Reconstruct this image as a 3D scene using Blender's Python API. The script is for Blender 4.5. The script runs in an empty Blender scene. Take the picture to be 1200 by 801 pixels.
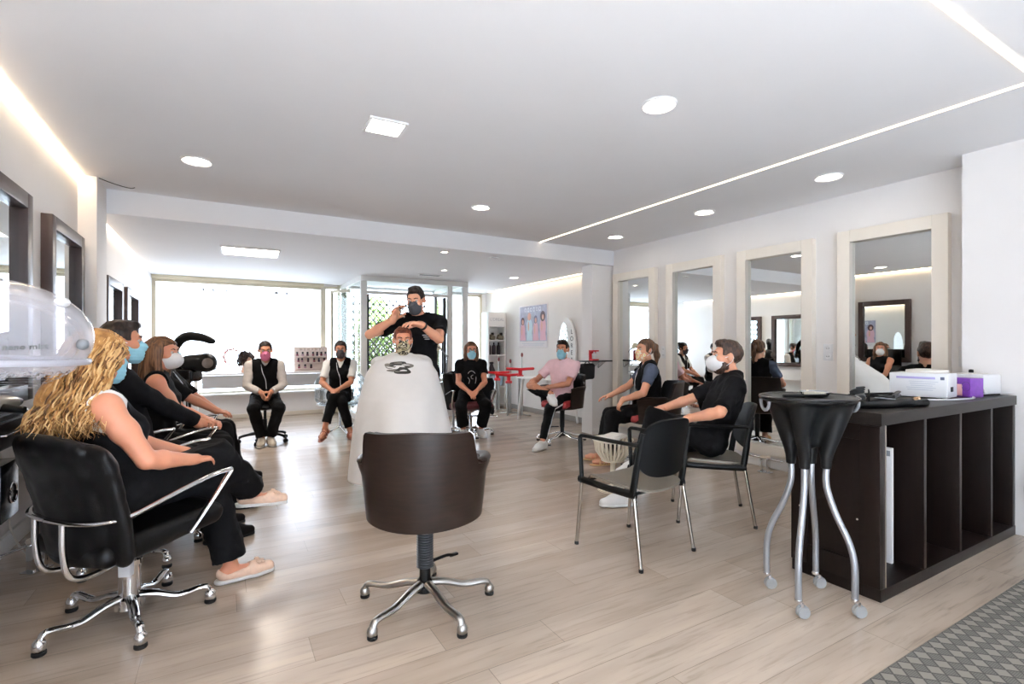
import bpy, bmesh, math, random
import numpy as np
from mathutils import Vector, Matrix, Quaternion
import openvdb

# ------------------------------------------------------------------ scene, camera, sky, exposure
S = bpy.context.scene
COL = S.collection
EYE = 1.25
YAW = math.radians(29.9)

cam_data = bpy.data.cameras.new('camera')
cam = bpy.data.objects.new('camera', cam_data)
COL.objects.link(cam)
cam.location = (0, 0, EYE)
cam.rotation_euler = (math.radians(90), 0, -YAW)
cam_data.sensor_width = 36.0
cam_data.lens = 36.0 * 588.0 / 1200.0
cam_data.shift_y = 4.5 / 1200.0
cam_data.clip_start = 0.02
S.camera = cam

S.view_settings.view_transform = 'Standard'
S.view_settings.look = 'None'
S.view_settings.exposure = 0.24
S.view_settings.gamma = 1.0
S.view_settings.use_curve_mapping = False
S.cycles.max_bounces = 10
S.cycles.diffuse_bounces = 5
S.cycles.glossy_bounces = 5
S.cycles.transparent_max_bounces = 12
S.cycles.transmission_bounces = 6
S.cycles.caustics_reflective = False
S.cycles.caustics_refractive = False
S.cycles.sample_clamp_indirect = 6.0
S.cycles.use_denoising = True

SKY_FRONT = 6.8      # blown-out street beyond the shop window (towards +Y)
SKY_REAR = 2.6     # cool daylight from the glazed front behind the camera
LED = 4.0
DOWN = 24.0
PANEL = 28.0

world = bpy.data.worlds.new('world')
S.world = world
world.use_nodes = True
wn = world.node_tree.nodes
wl = world.node_tree.links
wn.clear()
w_out = wn.new('ShaderNodeOutputWorld')
w_bg = wn.new('ShaderNodeBackground')
w_tc = wn.new('ShaderNodeTexCoord')
w_sep = wn.new('ShaderNodeSeparateXYZ')
w_ramp = wn.new('ShaderNodeValToRGB')
w_map = wn.new('ShaderNodeMapRange')
w_map.inputs[1].default_value = -1
w_map.inputs[2].default_value = 1
wl.new(w_tc.outputs['Generated'], w_sep.inputs[0])
wl.new(w_sep.outputs[1], w_map.inputs[0])
wl.new(w_map.outputs[0], w_ramp.inputs[0])
w_ramp.color_ramp.elements[0].position = 0.35
w_ramp.color_ramp.elements[0].color = (SKY_REAR * .80, SKY_REAR * .93, SKY_REAR * 1.18, 1)
w_ramp.color_ramp.elements[1].position = 0.65
w_ramp.color_ramp.elements[1].color = (SKY_FRONT * .84, SKY_FRONT * .94, SKY_FRONT * 1.1, 1)
wl.new(w_ramp.outputs[0], w_bg.inputs[0])
wl.new(w_bg.outputs[0], w_out.inputs[0])


def portal(name, loc, rot, sx, sy):
    d = bpy.data.lights.new(name, 'AREA')
    d.shape = 'RECTANGLE'
    d.size, d.size_y = sx, sy
    d.cycles.is_portal = True
    o = bpy.data.objects.new(name, d)
    o.location = loc
    o.rotation_euler = rot
    COL.objects.link(o)
    return o


# added sun behind the camera: its floor patch bounces light up to the ceiling
bounce_sun_d = bpy.data.lights.new('bounce_sun', 'SUN')
bounce_sun_d.energy = 165.0
bounce_sun_d.angle = math.radians(.6)
bounce_sun_d.color = (.72, .95, 1.24)
bounce_sun = bpy.data.objects.new('bounce_sun', bounce_sun_d)
bounce_sun.rotation_euler = (math.radians(50), 0, math.radians(18))
COL.objects.link(bounce_sun)

# light guides in the two glazed fronts (portals give off nothing, they only steer sampling)
portal('window_portal', (1.85, 9.99, 1.45), (math.radians(-90), 0, 0), 6.2, 2.1)
portal('rear_portal', (.6, -2.79, 1.35), (math.radians(90), 0, 0), 3.1, 2.4)

# ------------------------------------------------------------------ materials
MATS = {}


def rgb(r, g, b):
    f = lambda v: (v / 255 / 12.92) if v / 255 <= .04045 else ((v / 255 + .055) / 1.055) ** 2.4
    return (f(r), f(g), f(b), 1)


def pbr(name, col, rough=.5, metal=0., noise=0., nscale=20., bump=0., bscale=60., stretch=None, coat=0.,
        trans=0., ior=1.45, emit=0., alpha=1., sheen=0., spec=None):
    if name in MATS:
        return MATS[name]
    m = bpy.data.materials.new(name)
    m.use_nodes = True
    nt = m.node_tree
    b = nt.nodes['Principled BSDF']
    b.inputs['Base Color'].default_value = col
    b.inputs['Roughness'].default_value = rough
    b.inputs['Metallic'].default_value = metal
    b.inputs['IOR'].default_value = ior
    b.inputs['Coat Weight'].default_value = coat
    b.inputs['Transmission Weight'].default_value = trans
    b.inputs['Alpha'].default_value = alpha
    b.inputs['Sheen Weight'].default_value = sheen
    if spec is not None:
        b.inputs['Specular IOR Level'].default_value = spec
    if emit:
        b.inputs['Emission Color'].default_value = col
        b.inputs['Emission Strength'].default_value = emit
    if noise or bump:
        tc = nt.nodes.new('ShaderNodeTexCoord')
        mp = nt.nodes.new('ShaderNodeMapping')
        nt.links.new(tc.outputs['Object'], mp.inputs[0])
        if stretch:
            mp.inputs['Scale'].default_value = stretch
    if noise:
        n = nt.nodes.new('ShaderNodeTexNoise')
        n.inputs['Scale'].default_value = nscale
        n.inputs['Detail'].default_value = 5
        nt.links.new(mp.outputs[0], n.inputs['Vector'])
        mr = nt.nodes.new('ShaderNodeMapRange')
        mr.inputs[1].default_value = .3
        mr.inputs[2].default_value = .7
        mr.inputs[3].default_value = 1 - noise
        mr.inputs[4].default_value = 1 + noise
        nt.links.new(n.outputs[0], mr.inputs[0])
        hs = nt.nodes.new('ShaderNodeHueSaturation')
        hs.inputs['Color'].default_value = col
        nt.links.new(mr.outputs[0], hs.inputs['Value'])
        nt.links.new(hs.outputs[0], b.inputs['Base Color'])
    if bump:
        n2 = nt.nodes.new('ShaderNodeTexNoise')
        n2.inputs['Scale'].default_value = bscale
        n2.inputs['Detail'].default_value = 4
        nt.links.new(mp.outputs[0], n2.inputs['Vector'])
        bp = nt.nodes.new('ShaderNodeBump')
        bp.inputs['Strength'].default_value = bump
        bp.inputs['Distance'].default_value = .01
        nt.links.new(n2.outputs[0], bp.inputs['Height'])
        nt.links.new(bp.outputs[0], b.inputs['Normal'])
    MATS[name] = m
    return m


def emissive(name, col, strength):
    if name in MATS:
        return MATS[name]
    m = bpy.data.materials.new(name)
    m.use_nodes = True
    nt = m.node_tree
    nt.nodes.clear()
    o = nt.nodes.new('ShaderNodeOutputMaterial')
    e = nt.nodes.new('ShaderNodeEmission')
    e.inputs[0].default_value = col
    e.inputs[1].default_value = strength
    nt.links.new(e.outputs[0], o.inputs[0])
    MATS[name] = m
    return m


def clear_glass(name, tint=(1, 1, 1, 1), gloss=.08, rough=.02):
    """thin pane: mostly transparent with a little mirror gloss"""
    if name in MATS:
        return MATS[name]
    m = bpy.data.materials.new(name)
    m.use_nodes = True
    nt = m.node_tree
    nt.nodes.clear()
    o = nt.nodes.new('ShaderNodeOutputMaterial')
    t = nt.nodes.new('ShaderNodeBsdfTransparent')
    t.inputs[0].default_value = tint
    g = nt.nodes.new('ShaderNodeBsdfGlossy')
    g.inputs['Roughness'].default_value = rough
    lw = nt.nodes.new('ShaderNodeLayerWeight')
    lw.inputs[0].default_value = .25
    ma = nt.nodes.new('ShaderNodeMath')
    ma.operation = 'MULTIPLY_ADD'
    ma.inputs[1].default_value = .5
    ma.inputs[2].default_value = gloss
    mx = nt.nodes.new('ShaderNodeMixShader')
    nt.links.new(lw.outputs['Fresnel'], ma.inputs[0])
    nt.links.new(ma.outputs[0], mx.inputs[0])
    nt.links.new(t.outputs[0], mx.inputs[1])
    nt.links.new(g.outputs[0], mx.inputs[2])
    nt.links.new(mx.outputs[0], o.inputs[0])
    MATS[name] = m
    return m


def mirror_mat():
    if 'mirror_glass' in MATS:
        return MATS['mirror_glass']
    m = bpy.data.materials.new('mirror_glass')
    m.use_nodes = True
    nt = m.node_tree
    nt.nodes.clear()
    o = nt.nodes.new('ShaderNodeOutputMaterial')
    g = nt.nodes.new('ShaderNodeBsdfGlossy')
    g.inputs['Roughness'].default_value = 0.0
    g.inputs[0].default_value = (.86, .89, .88, 1)
    nt.links.new(g.outputs[0], o.inputs[0])
    MATS['mirror_glass'] = m
    return m


def floor_mat():
    m = bpy.data.materials.new('floor_planks')
    m.use_nodes = True
    nt = m.node_tree
    N, L = nt.nodes, nt.links
    b = N['Principled BSDF']
    tc = N.new('ShaderNodeTexCoord')
    br = N.new('ShaderNodeTexBrick')
    br.offset = 0
    br.inputs['Color1'].default_value = rgb(190, 173, 157)
    br.inputs['Color2'].default_value = rgb(168, 150, 134)
    br.inputs['Mortar'].default_value = rgb(142, 128, 117)
    br.inputs['Scale'].default_value = 1
    br.inputs['Mortar Size'].default_value = .0016
    br.inputs['Mortar Smooth'].default_value = .3
    br.inputs['Bias'].default_value = -.1
    br.inputs['Brick Width'].default_value = 1.28
    br.inputs['Row Height'].default_value = .192
    # every row of boards starts at its own place
    sp = N.new('ShaderNodeSeparateXYZ')
    L.new(tc.outputs['Object'], sp.inputs[0])
    dv = N.new('ShaderNodeMath')
    dv.operation = 'DIVIDE'
    dv.inputs[1].default_value = .192
    L.new(sp.outputs[1], dv.inputs[0])
    fr = N.new('ShaderNodeMath')
    fr.operation = 'FLOOR'
    L.new(dv.outputs[0], fr.inputs[0])
    wn_ = N.new('ShaderNodeTexWhiteNoise')
    wn_.noise_dimensions = '1D'
    L.new(fr.outputs[0], wn_.inputs['W'])
    ad = N.new('ShaderNodeMath')
    ad.operation = 'MULTIPLY_ADD'
    ad.inputs[1].default_value = 2.56
    L.new(wn_.outputs['Value'], ad.inputs[0])
    L.new(sp.outputs[0], ad.inputs[2])
    cb = N.new('ShaderNodeCombineXYZ')
    L.new(ad.outputs[0], cb.inputs[0])
    L.new(sp.outputs[1], cb.inputs[1])
    L.new(cb.outputs[0], br.inputs['Vector'])
    # long grain along the boards
    mp = N.new('ShaderNodeMapping')
    mp.inputs['Scale'].default_value = (1.3, 22, 1)
    L.new(tc.outputs['Object'], mp.inputs[0])
    n1 = N.new('ShaderNodeTexNoise')
    n1.inputs['Scale'].default_value = 2.2
    n1.inputs['Detail'].default_value = 7
    n1.inputs['Roughness'].default_value = .62
    n1.inputs['Distortion'].default_value = .6
    L.new(mp.outputs[0], n1.inputs['Vector'])
    mp2 = N.new('ShaderNodeMapping')
    mp2.inputs['Scale'].default_value = (.8, 4.5, 1)
    L.new(tc.outputs['Object'], mp2.inputs[0])
    n2 = N.new('ShaderNodeTexNoise')
    n2.inputs['Scale'].default_value = 1.6
    n2.inputs['Detail'].default_value = 3
    L.new(mp2.outputs[0], n2.inputs['Vector'])
    r1 = N.new('ShaderNodeMapRange')
    r1.inputs[1].default_value, r1.inputs[2].default_value = .28, .48
    r1.inputs[3].default_value, r1.inputs[4].default_value = .72, 1.0
    L.new(n1.outputs[0], r1.inputs[0])
    r2 = N.new('ShaderNodeMapRange')
    r2.inputs[1].default_value, r2.inputs[2].default_value = .32, .68
    r2.inputs[3].default_value, r2.inputs[4].default_value = .82, 1.07
    L.new(n2.outputs[0], r2.inputs[0])
    mu = N.new('ShaderNodeMath')
    mu.operation = 'MULTIPLY'
    L.new(r1.outputs[0], mu.inputs[0])
    L.new(r2.outputs[0], mu.inputs[1])
    hs = N.new('ShaderNodeHueSaturation')
    L.new(br.outputs['Color'], hs.inputs['Color'])
    L.new(mu.outputs[0], hs.inputs['Value'])
    L.new(hs.outputs[0], b.inputs['Base Color'])
    rr = N.new('ShaderNodeMapRange')
    rr.inputs[3].default_value, rr.inputs[4].default_value = .25, .25
    b.inputs['Specular IOR Level'].default_value = .58
    L.new(n1.outputs[0], rr.inputs[0])
    L.new(rr.outputs[0], b.inputs['Roughness'])
    bp = N.new('ShaderNodeBump')
    bp.inputs['Strength'].default_value = .05
    bp.inputs['Distance'].default_value = .004
    L.new(n2.outputs[0], bp.inputs['Height'])
    L.new(bp.outputs[0], b.inputs['Normal'])
    MATS['floor_planks'] = m
    return m


def strand_mat(name, c1, c2, scale=(60, 60, 4), rough=.45):
    """hair: two tones in streaks along the strands"""
    if name in MATS:
        return MATS[name]
    m = bpy.data.materials.new(name)
    m.use_nodes = True
    nt = m.node_tree
    N, L = nt.nodes, nt.links
    b = N['Principled BSDF']
    tc = N.new('ShaderNodeTexCoord')
    mp = N.new('ShaderNodeMapping')
    mp.inputs['Scale'].default_value = scale
    n = N.new('ShaderNodeTexNoise')
    n.inputs['Scale'].default_value = 1.0
    n.inputs['Detail'].default_value = 4
    rp = N.new('ShaderNodeValToRGB')
    rp.color_ramp.elements[0].position = .38
    rp.color_ramp.elements[0].color = c1
    rp.color_ramp.elements[1].position = .62
    rp.color_ramp.elements[1].color = c2
    L.new(tc.outputs['Object'], mp.inputs[0])
    L.new(mp.outputs[0], n.inputs['Vector'])
    L.new(n.outputs[0], rp.inputs[0])
    L.new(rp.outputs[0], b.inputs['Base Color'])
    b.inputs['Roughness'].default_value = rough
    b.inputs['Specular IOR Level'].default_value = .22
    bp = N.new('ShaderNodeBump')
    bp.inputs['Strength'].default_value = .5
    bp.inputs['Distance'].default_value = .006
    L.new(n.outputs[0], bp.inputs['Height'])
    L.new(bp.outputs[0], b.inputs['Normal'])
    MATS[name] = m
    return m


def patch_mat(name, cols, scale=30., rough=.8, detail=1.):
    """printed cloth: blotches of several colours"""
    if name in MATS:
        return MATS[name]
    m = bpy.data.materials.new(name)
    m.use_nodes = True
    nt = m.node_tree
    N, L = nt.nodes, nt.links
    b = N['Principled BSDF']
    tc = N.new('ShaderNodeTexCoord')
    n = N.new('ShaderNodeTexNoise')
    n.inputs['Scale'].default_value = scale
    n.inputs['Detail'].default_value = detail
    rp = N.new('ShaderNodeValToRGB')
    rp.color_ramp.interpolation = 'CONSTANT'
    el = rp.color_ramp.elements
    while len(el) < len(cols):
        el.new(.5)
    for i, c in enumerate(cols):
        el[i].position = 0 if i == 0 else .36 + .28 * (i - 1) / max(1, len(cols) - 2)
        el[i].color = c
    L.new(tc.outputs['Object'], n.inputs['Vector'])
    L.new(n.outputs[0], rp.inputs[0])
    L.new(rp.outputs[0], b.inputs['Base Color'])
    b.inputs['Roughness'].default_value = rough
    MATS[name] = m
    return m


WHITE_WALL = pbr('white_wall_paint', rgb(238, 235, 233), .7, noise=.015, nscale=3, bump=.04, bscale=180)
CEIL_PAINT = pbr('ceiling_paint', rgb(240, 240, 242), .8, noise=.01, nscale=2)
WHITE_GLOSS = pbr('white_lacquer', rgb(240, 239, 237), .3)
CREAM = pbr('cream_lacquer', rgb(239, 231, 219), .4, noise=.02, nscale=6, stretch=(1, 1, .2))
DARK_WOOD = pbr('wenge_wood', rgb(19, 11, 8), .36, spec=.25, noise=.35, nscale=9, stretch=(6, 6, .5), bump=.05, bscale=30)
DARK_WOOD_H = pbr('wenge_wood_top', rgb(30, 25, 22), .42, spec=.15, noise=.2, nscale=9, stretch=(.6, 6, 6))
CHROME = pbr('chrome', rgb(225, 226, 228), .09, 1.0)
STEEL = pbr('brushed_steel', rgb(176, 174, 170), .28, 1.0, noise=.06, nscale=30)
SILVER = pbr('silver_paint', rgb(160, 163, 168), .35, .7)
BLACK_LEATHER = pbr('black_leather', rgb(8, 8, 9), .38, bump=.12, bscale=220, spec=.22)
BLACK_PLASTIC = pbr('black_plastic', rgb(11, 12, 13), .42, bump=.03, bscale=300, spec=.25)
BLACK_GLOSS = pbr('black_gloss', rgb(9, 9, 11), .18)
RUBBER = pbr('dark_rubber', rgb(20, 20, 20), .7)
RED_LACQ = pbr('red_lacquer', rgb(205, 24, 34), .3)
WHITE_PLASTIC = pbr('white_plastic', rgb(232, 233, 235), .35)
GREY_PLASTIC = pbr('grey_plastic', rgb(120, 122, 126), .45)
MIRROR = mirror_mat()
GLASS = clear_glass('window_glass', gloss=.03)


# ------------------------------------------------------------------ mesh helpers
def V(*a):
    return Vector(a if len(a) > 1 else a[0])


class MB:
    """collects shapes; build() links them as ONE mesh object"""

    def __init__(self):
        self.v, self.f, self.m = [], [], []

    def add(self, vs, fs, mi=0, M=None):
        o = len(self.v)
        for p in vs:
            p = Vector(p)
            self.v.append(M @ p if M else p)
        for f in fs:
            self.f.append([i + o for i in f])
            self.m.append(mi)
        return self

    def box(self, c, s, bev=0., mi=0, rot=None, M=None):
        bm = bmesh.new()
        bmesh.ops.create_cube(bm, size=1)
        for v in bm.verts:
            v.co = Vector((v.co.x * s[0], v.co.y * s[1], v.co.z * s[2]))
        if bev > 0:
            bmesh.ops.bevel(bm, geom=bm.edges[:], offset=min(bev, min(s) * .45), segments=2, profile=.6, affect='EDGES')
        T = Matrix.Translation(Vector(c))
        if rot is not None:
            T = T @ (rot if isinstance(rot, Matrix) else Matrix.Rotation(rot, 4, 'Z'))
        if M is not None:
            T = M @ T
        bm.verts.index_update()
        self.add([v.co.copy() for v in bm.verts], [[v.index for v in f.verts] for f in bm.faces], mi, T)
        bm.free()
        return self

    def tube(self, pts, r, n=10, mi=0, caps=True, flat=None, M=None):
        """round bar through pts; r a number or one per point; flat squashes the section"""
        P = [Vector(p) for p in pts]
        R = [r] * len(P) if not hasattr(r, '__len__') else list(r)
        vs, fs = [], []
        up = None
        for i, p in enumerate(P):
            if i == 0:
                t = P[1] - P[0]
            elif i == len(P) - 1:
                t = P[-1] - P[-2]
            else:
                t = (P[i + 1] - p).normalized() + (p - P[i - 1]).normalized()
            t.normalize()
            if up is None:
                up = Vector((0, 0, 1)) if abs(t.z) < .9 else Vector((0, 1, 0))
            x = up.cross(t)
            if x.length < 1e-6:
                x = Vector((1, 0, 0)).cross(t)
            x.normalize()
            y = t.cross(x)
            up = y
            a, b = (1, 1) if flat is None else flat
            for k in range(n):
                an = 2 * math.pi * k / n
                vs.append(p + x * (math.cos(an) * R[i] * a) + y * (math.sin(an) * R[i] * b))
        for i in range(len(P) - 1):
            for k in range(n):
                k2 = (k + 1) % n
                fs.append([i * n + k, i * n + k2, (i + 1) * n + k2, (i + 1) * n + k])
        if caps:
            fs.append([k for k in range(n)][::-1])
            fs.append([(len(P) - 1) * n + k for k in range(n)])
        return self.add(vs, fs, mi, M)

    def lathe(self, prof, c=(0, 0, 0), n=24, mi=0, M=None, axis=None):
        """prof: (radius, height) from bottom to top"""
        vs, fs = [], []
        for r, z in prof:
            for k in range(n):
                an = 2 * math.pi * k / n
                vs.append(Vector((r * math.cos(an), r * math.sin(an), z)))
        for i in range(len(prof) - 1):
            for k in range(n):
                k2 = (k + 1) % n
                fs.append([i * n + k, i * n + k2, (i + 1) * n + k2, (i + 1) * n + k])
        if prof[0][0] > 1e-5:
            fs.append([k for k in range(n)][::-1])
        if prof[-1][0] > 1e-5:
            fs.append([(len(prof) - 1) * n + k for k in range(n)])
        T = Matrix.Translation(Vector(c))
        if axis is not None:
            T = T @ Vector((0, 0, 1)).rotation_difference(Vector(axis)).to_matrix().to_4x4()
        if M is not None:
            T = M @ T
        return self.add(vs, fs, mi, T)

    def ball(self, c, r, n=12, mi=0, M=None, rot=None):
        r = (r, r, r) if not hasattr(r, '__len__') else r
        vs, fs = [], []
        m = max(4, n // 2)
        for i in range(m + 1):
            ph = math.pi * i / m
            for k in range(n):
                an = 2 * math.pi * k / n
                vs.append(Vector((r[0] * math.sin(ph) * math.cos(an), r[1] * math.sin(ph) * math.sin(an), -r[2] * math.cos(ph))))
        for i in range(m):
            for k in range(n):
                k2 = (k + 1) % n
                fs.append([i * n + k, i * n + k2, (i + 1) * n + k2, (i + 1) * n + k])
        T = Matrix.Translation(Vector(c))
        if rot is not None:
            T = T @ rot
        if M is not None:
            T = M @ T
        return self.add(vs, fs, mi, T)

    def prism(self, poly, z0, z1, mi=0, M=None):
        """poly: 2-D outline extruded from z0 to z1"""
        n = len(poly)
        vs = [(x, y, z0) for x, y in poly] + [(x, y, z1) for x, y in poly]
        fs = [list(range(n))[::-1], list(range(n, 2 * n))]
        for i in range(n):
            j = (i + 1) % n
            fs.append([i, j, n + j, n + i])
        return self.add(vs, fs, mi, M)

    def sheet(self, fn, nu, nv, th, mi=0, M=None, closed_u=False):
        """fn(u,v)->point on [0,1]^2; thickened along its normal by th"""
        G = [[Vector(fn(i / nu, j / nv)) for j in range(nv + 1)] for i in range(nu + 1)]
        top, bot = [], []
        for i in range(nu + 1):
            for j in range(nv + 1):
                du = G[min(i + 1, nu)][j] - G[max(i - 1, 0)][j]
                dv = G[i][min(j + 1, nv)] - G[i][max(j - 1, 0)]
                n = du.cross(dv)
                if n.length > 1e-9:
                    n.normalize()
                top.append(G[i][j] + n * (th / 2))
                bot.append(G[i][j] - n * (th / 2))
        W = nv + 1
        o = len(top)
        fs = []
        for i in range(nu):
            for j in range(nv):
                a, b, c, d = i * W + j, (i + 1) * W + j, (i + 1) * W + j + 1, i * W + j + 1
                fs.append([a, b, c, d])
                fs.append([o + d, o + c, o + b, o + a])
        for i in range(nu):
            a, b = i * W, (i + 1) * W
            fs.append([b, a, o + a, o + b])
            a, b = i * W + nv, (i + 1) * W + nv
            fs.append([a, b, o + b, o + a])
        for j in range(nv):
            a, b = j, j + 1
            fs.append([a, b, o + b, o + a])
            a, b = nu * W + j, nu * W + j + 1
            fs.append([b, a, o + a, o + b])
        return self.add(top + bot, fs, mi, M)

    def build(self, name, mat, parent=None, smooth=True, angle=38, label=None, loc=None):
        me = bpy.data.meshes.new(name)
        me.from_pydata([tuple(v) for v in self.v], [], self.f)
        mats = mat if isinstance(mat, (list, tuple)) else [mat]
        for m in mats:
            me.materials.append(m)
        me.polygons.foreach_set('material_index', self.m)
        if smooth:
            me.polygons.foreach_set('use_smooth', [True] * len(me.polygons))
            me.set_sharp_from_angle(angle=math.radians(angle))
        me.update()
        o = bpy.data.objects.new(name, me)
        COL.objects.link(o)
        if parent:
            o.parent = parent
        if label:
            o['label'] = label
        if loc:
            o.location = loc
        return o


def tag(o, label=None, cat=None, group=None, kind=None):
    for k, v in (('label', label), ('category', cat), ('group', group), ('kind', kind)):
        if v:
            o[k] = v
    return o


def thing(name, label, cat, loc=(0, 0, 0), rz=0., group=None):
    o = bpy.data.objects.new(name, None)
    o.empty_display_size = .1
    COL.objects.link(o)
    o.location = loc
    o.rotation_euler = (0, 0, rz)
    return tag(o, label, cat, group)


def structure(o):
    o['kind'] = 'structure'
    return o


def copy_tree(o, parent=None):
    c = o.copy()
    COL.objects.link(c)
    if parent:
        c.parent = parent
    for ch in list(o.children):
        copy_tree(ch, c)
    return c


def facing(dx, dy):
    """z-rotation that turns local +Y towards (dx, dy)"""
    return math.atan2(-dx, dy)


def spline(pts, n=8, closed=False):
    """Catmull-Rom through pts"""
    P = [Vector(p) for p in pts]
    out = []
    m = len(P)
    rng = range(m if closed else m - 1)
    for i in rng:
        if closed:
            p0, p1, p2, p3 = P[(i - 1) % m], P[i], P[(i + 1) % m], P[(i + 2) % m]
        else:
            p0, p1, p2, p3 = P[max(i - 1, 0)], P[i], P[i + 1], P[min(i + 2, m - 1)]
        for k in range(n):
            t = k / n
            out.append(.5 * ((2 * p1) + (p2 - p0) * t + (2 * p0 - 5 * p1 + 4 * p2 - p3) * t * t + (3 * p1 - p0 - 3 * p2 + p3) * t ** 3))
    if not closed:
        out.append(P[-1])
    return out


def text_mesh(name, s, size, mat, parent=None, M=None, extrude=.0006, spacing=1.0, align='CENTER', bold=0.):
    c = bpy.data.curves.new(name, 'FONT')
    c.body = s
    c.size = size
    c.extrude = extrude
    c.offset = bold
    c.align_x = align
    c.align_y = 'CENTER'
    c.space_character = spacing
    t = bpy.data.objects.new(name, c)
    me = bpy.data.meshes.new_from_object(t)
    bpy.data.objects.remove(t)
    if M is not None:
        me.transform(M)
    me.materials.clear()
    me.materials.append(mat)
    o = bpy.data.objects.new(name, me)
    COL.objects.link(o)
    if parent:
        o.parent = parent
    return o


def smooth01(a, b, x):
    t = min(1., max(0., (x - a) / (b - a)))
    return t * t * (3 - 2 * t)


# ------------------------------------------------------------------ signed-distance modelling
def wob(x, y, z, f, seed=0.):
    """cheap smooth noise from crossed sines"""
    return (np.sin(x * f * 1.1 + 1.7 * np.sin(y * f * .7 + seed) + seed * 2.1)
            * np.sin(y * f * .9 + 1.3 * np.sin(z * f * .8 + seed * 1.3) + seed)
            + .6 * np.sin(z * f * 1.3 + 1.9 * np.sin(x * f * .6 + seed * .7) + seed * .5))


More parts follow.
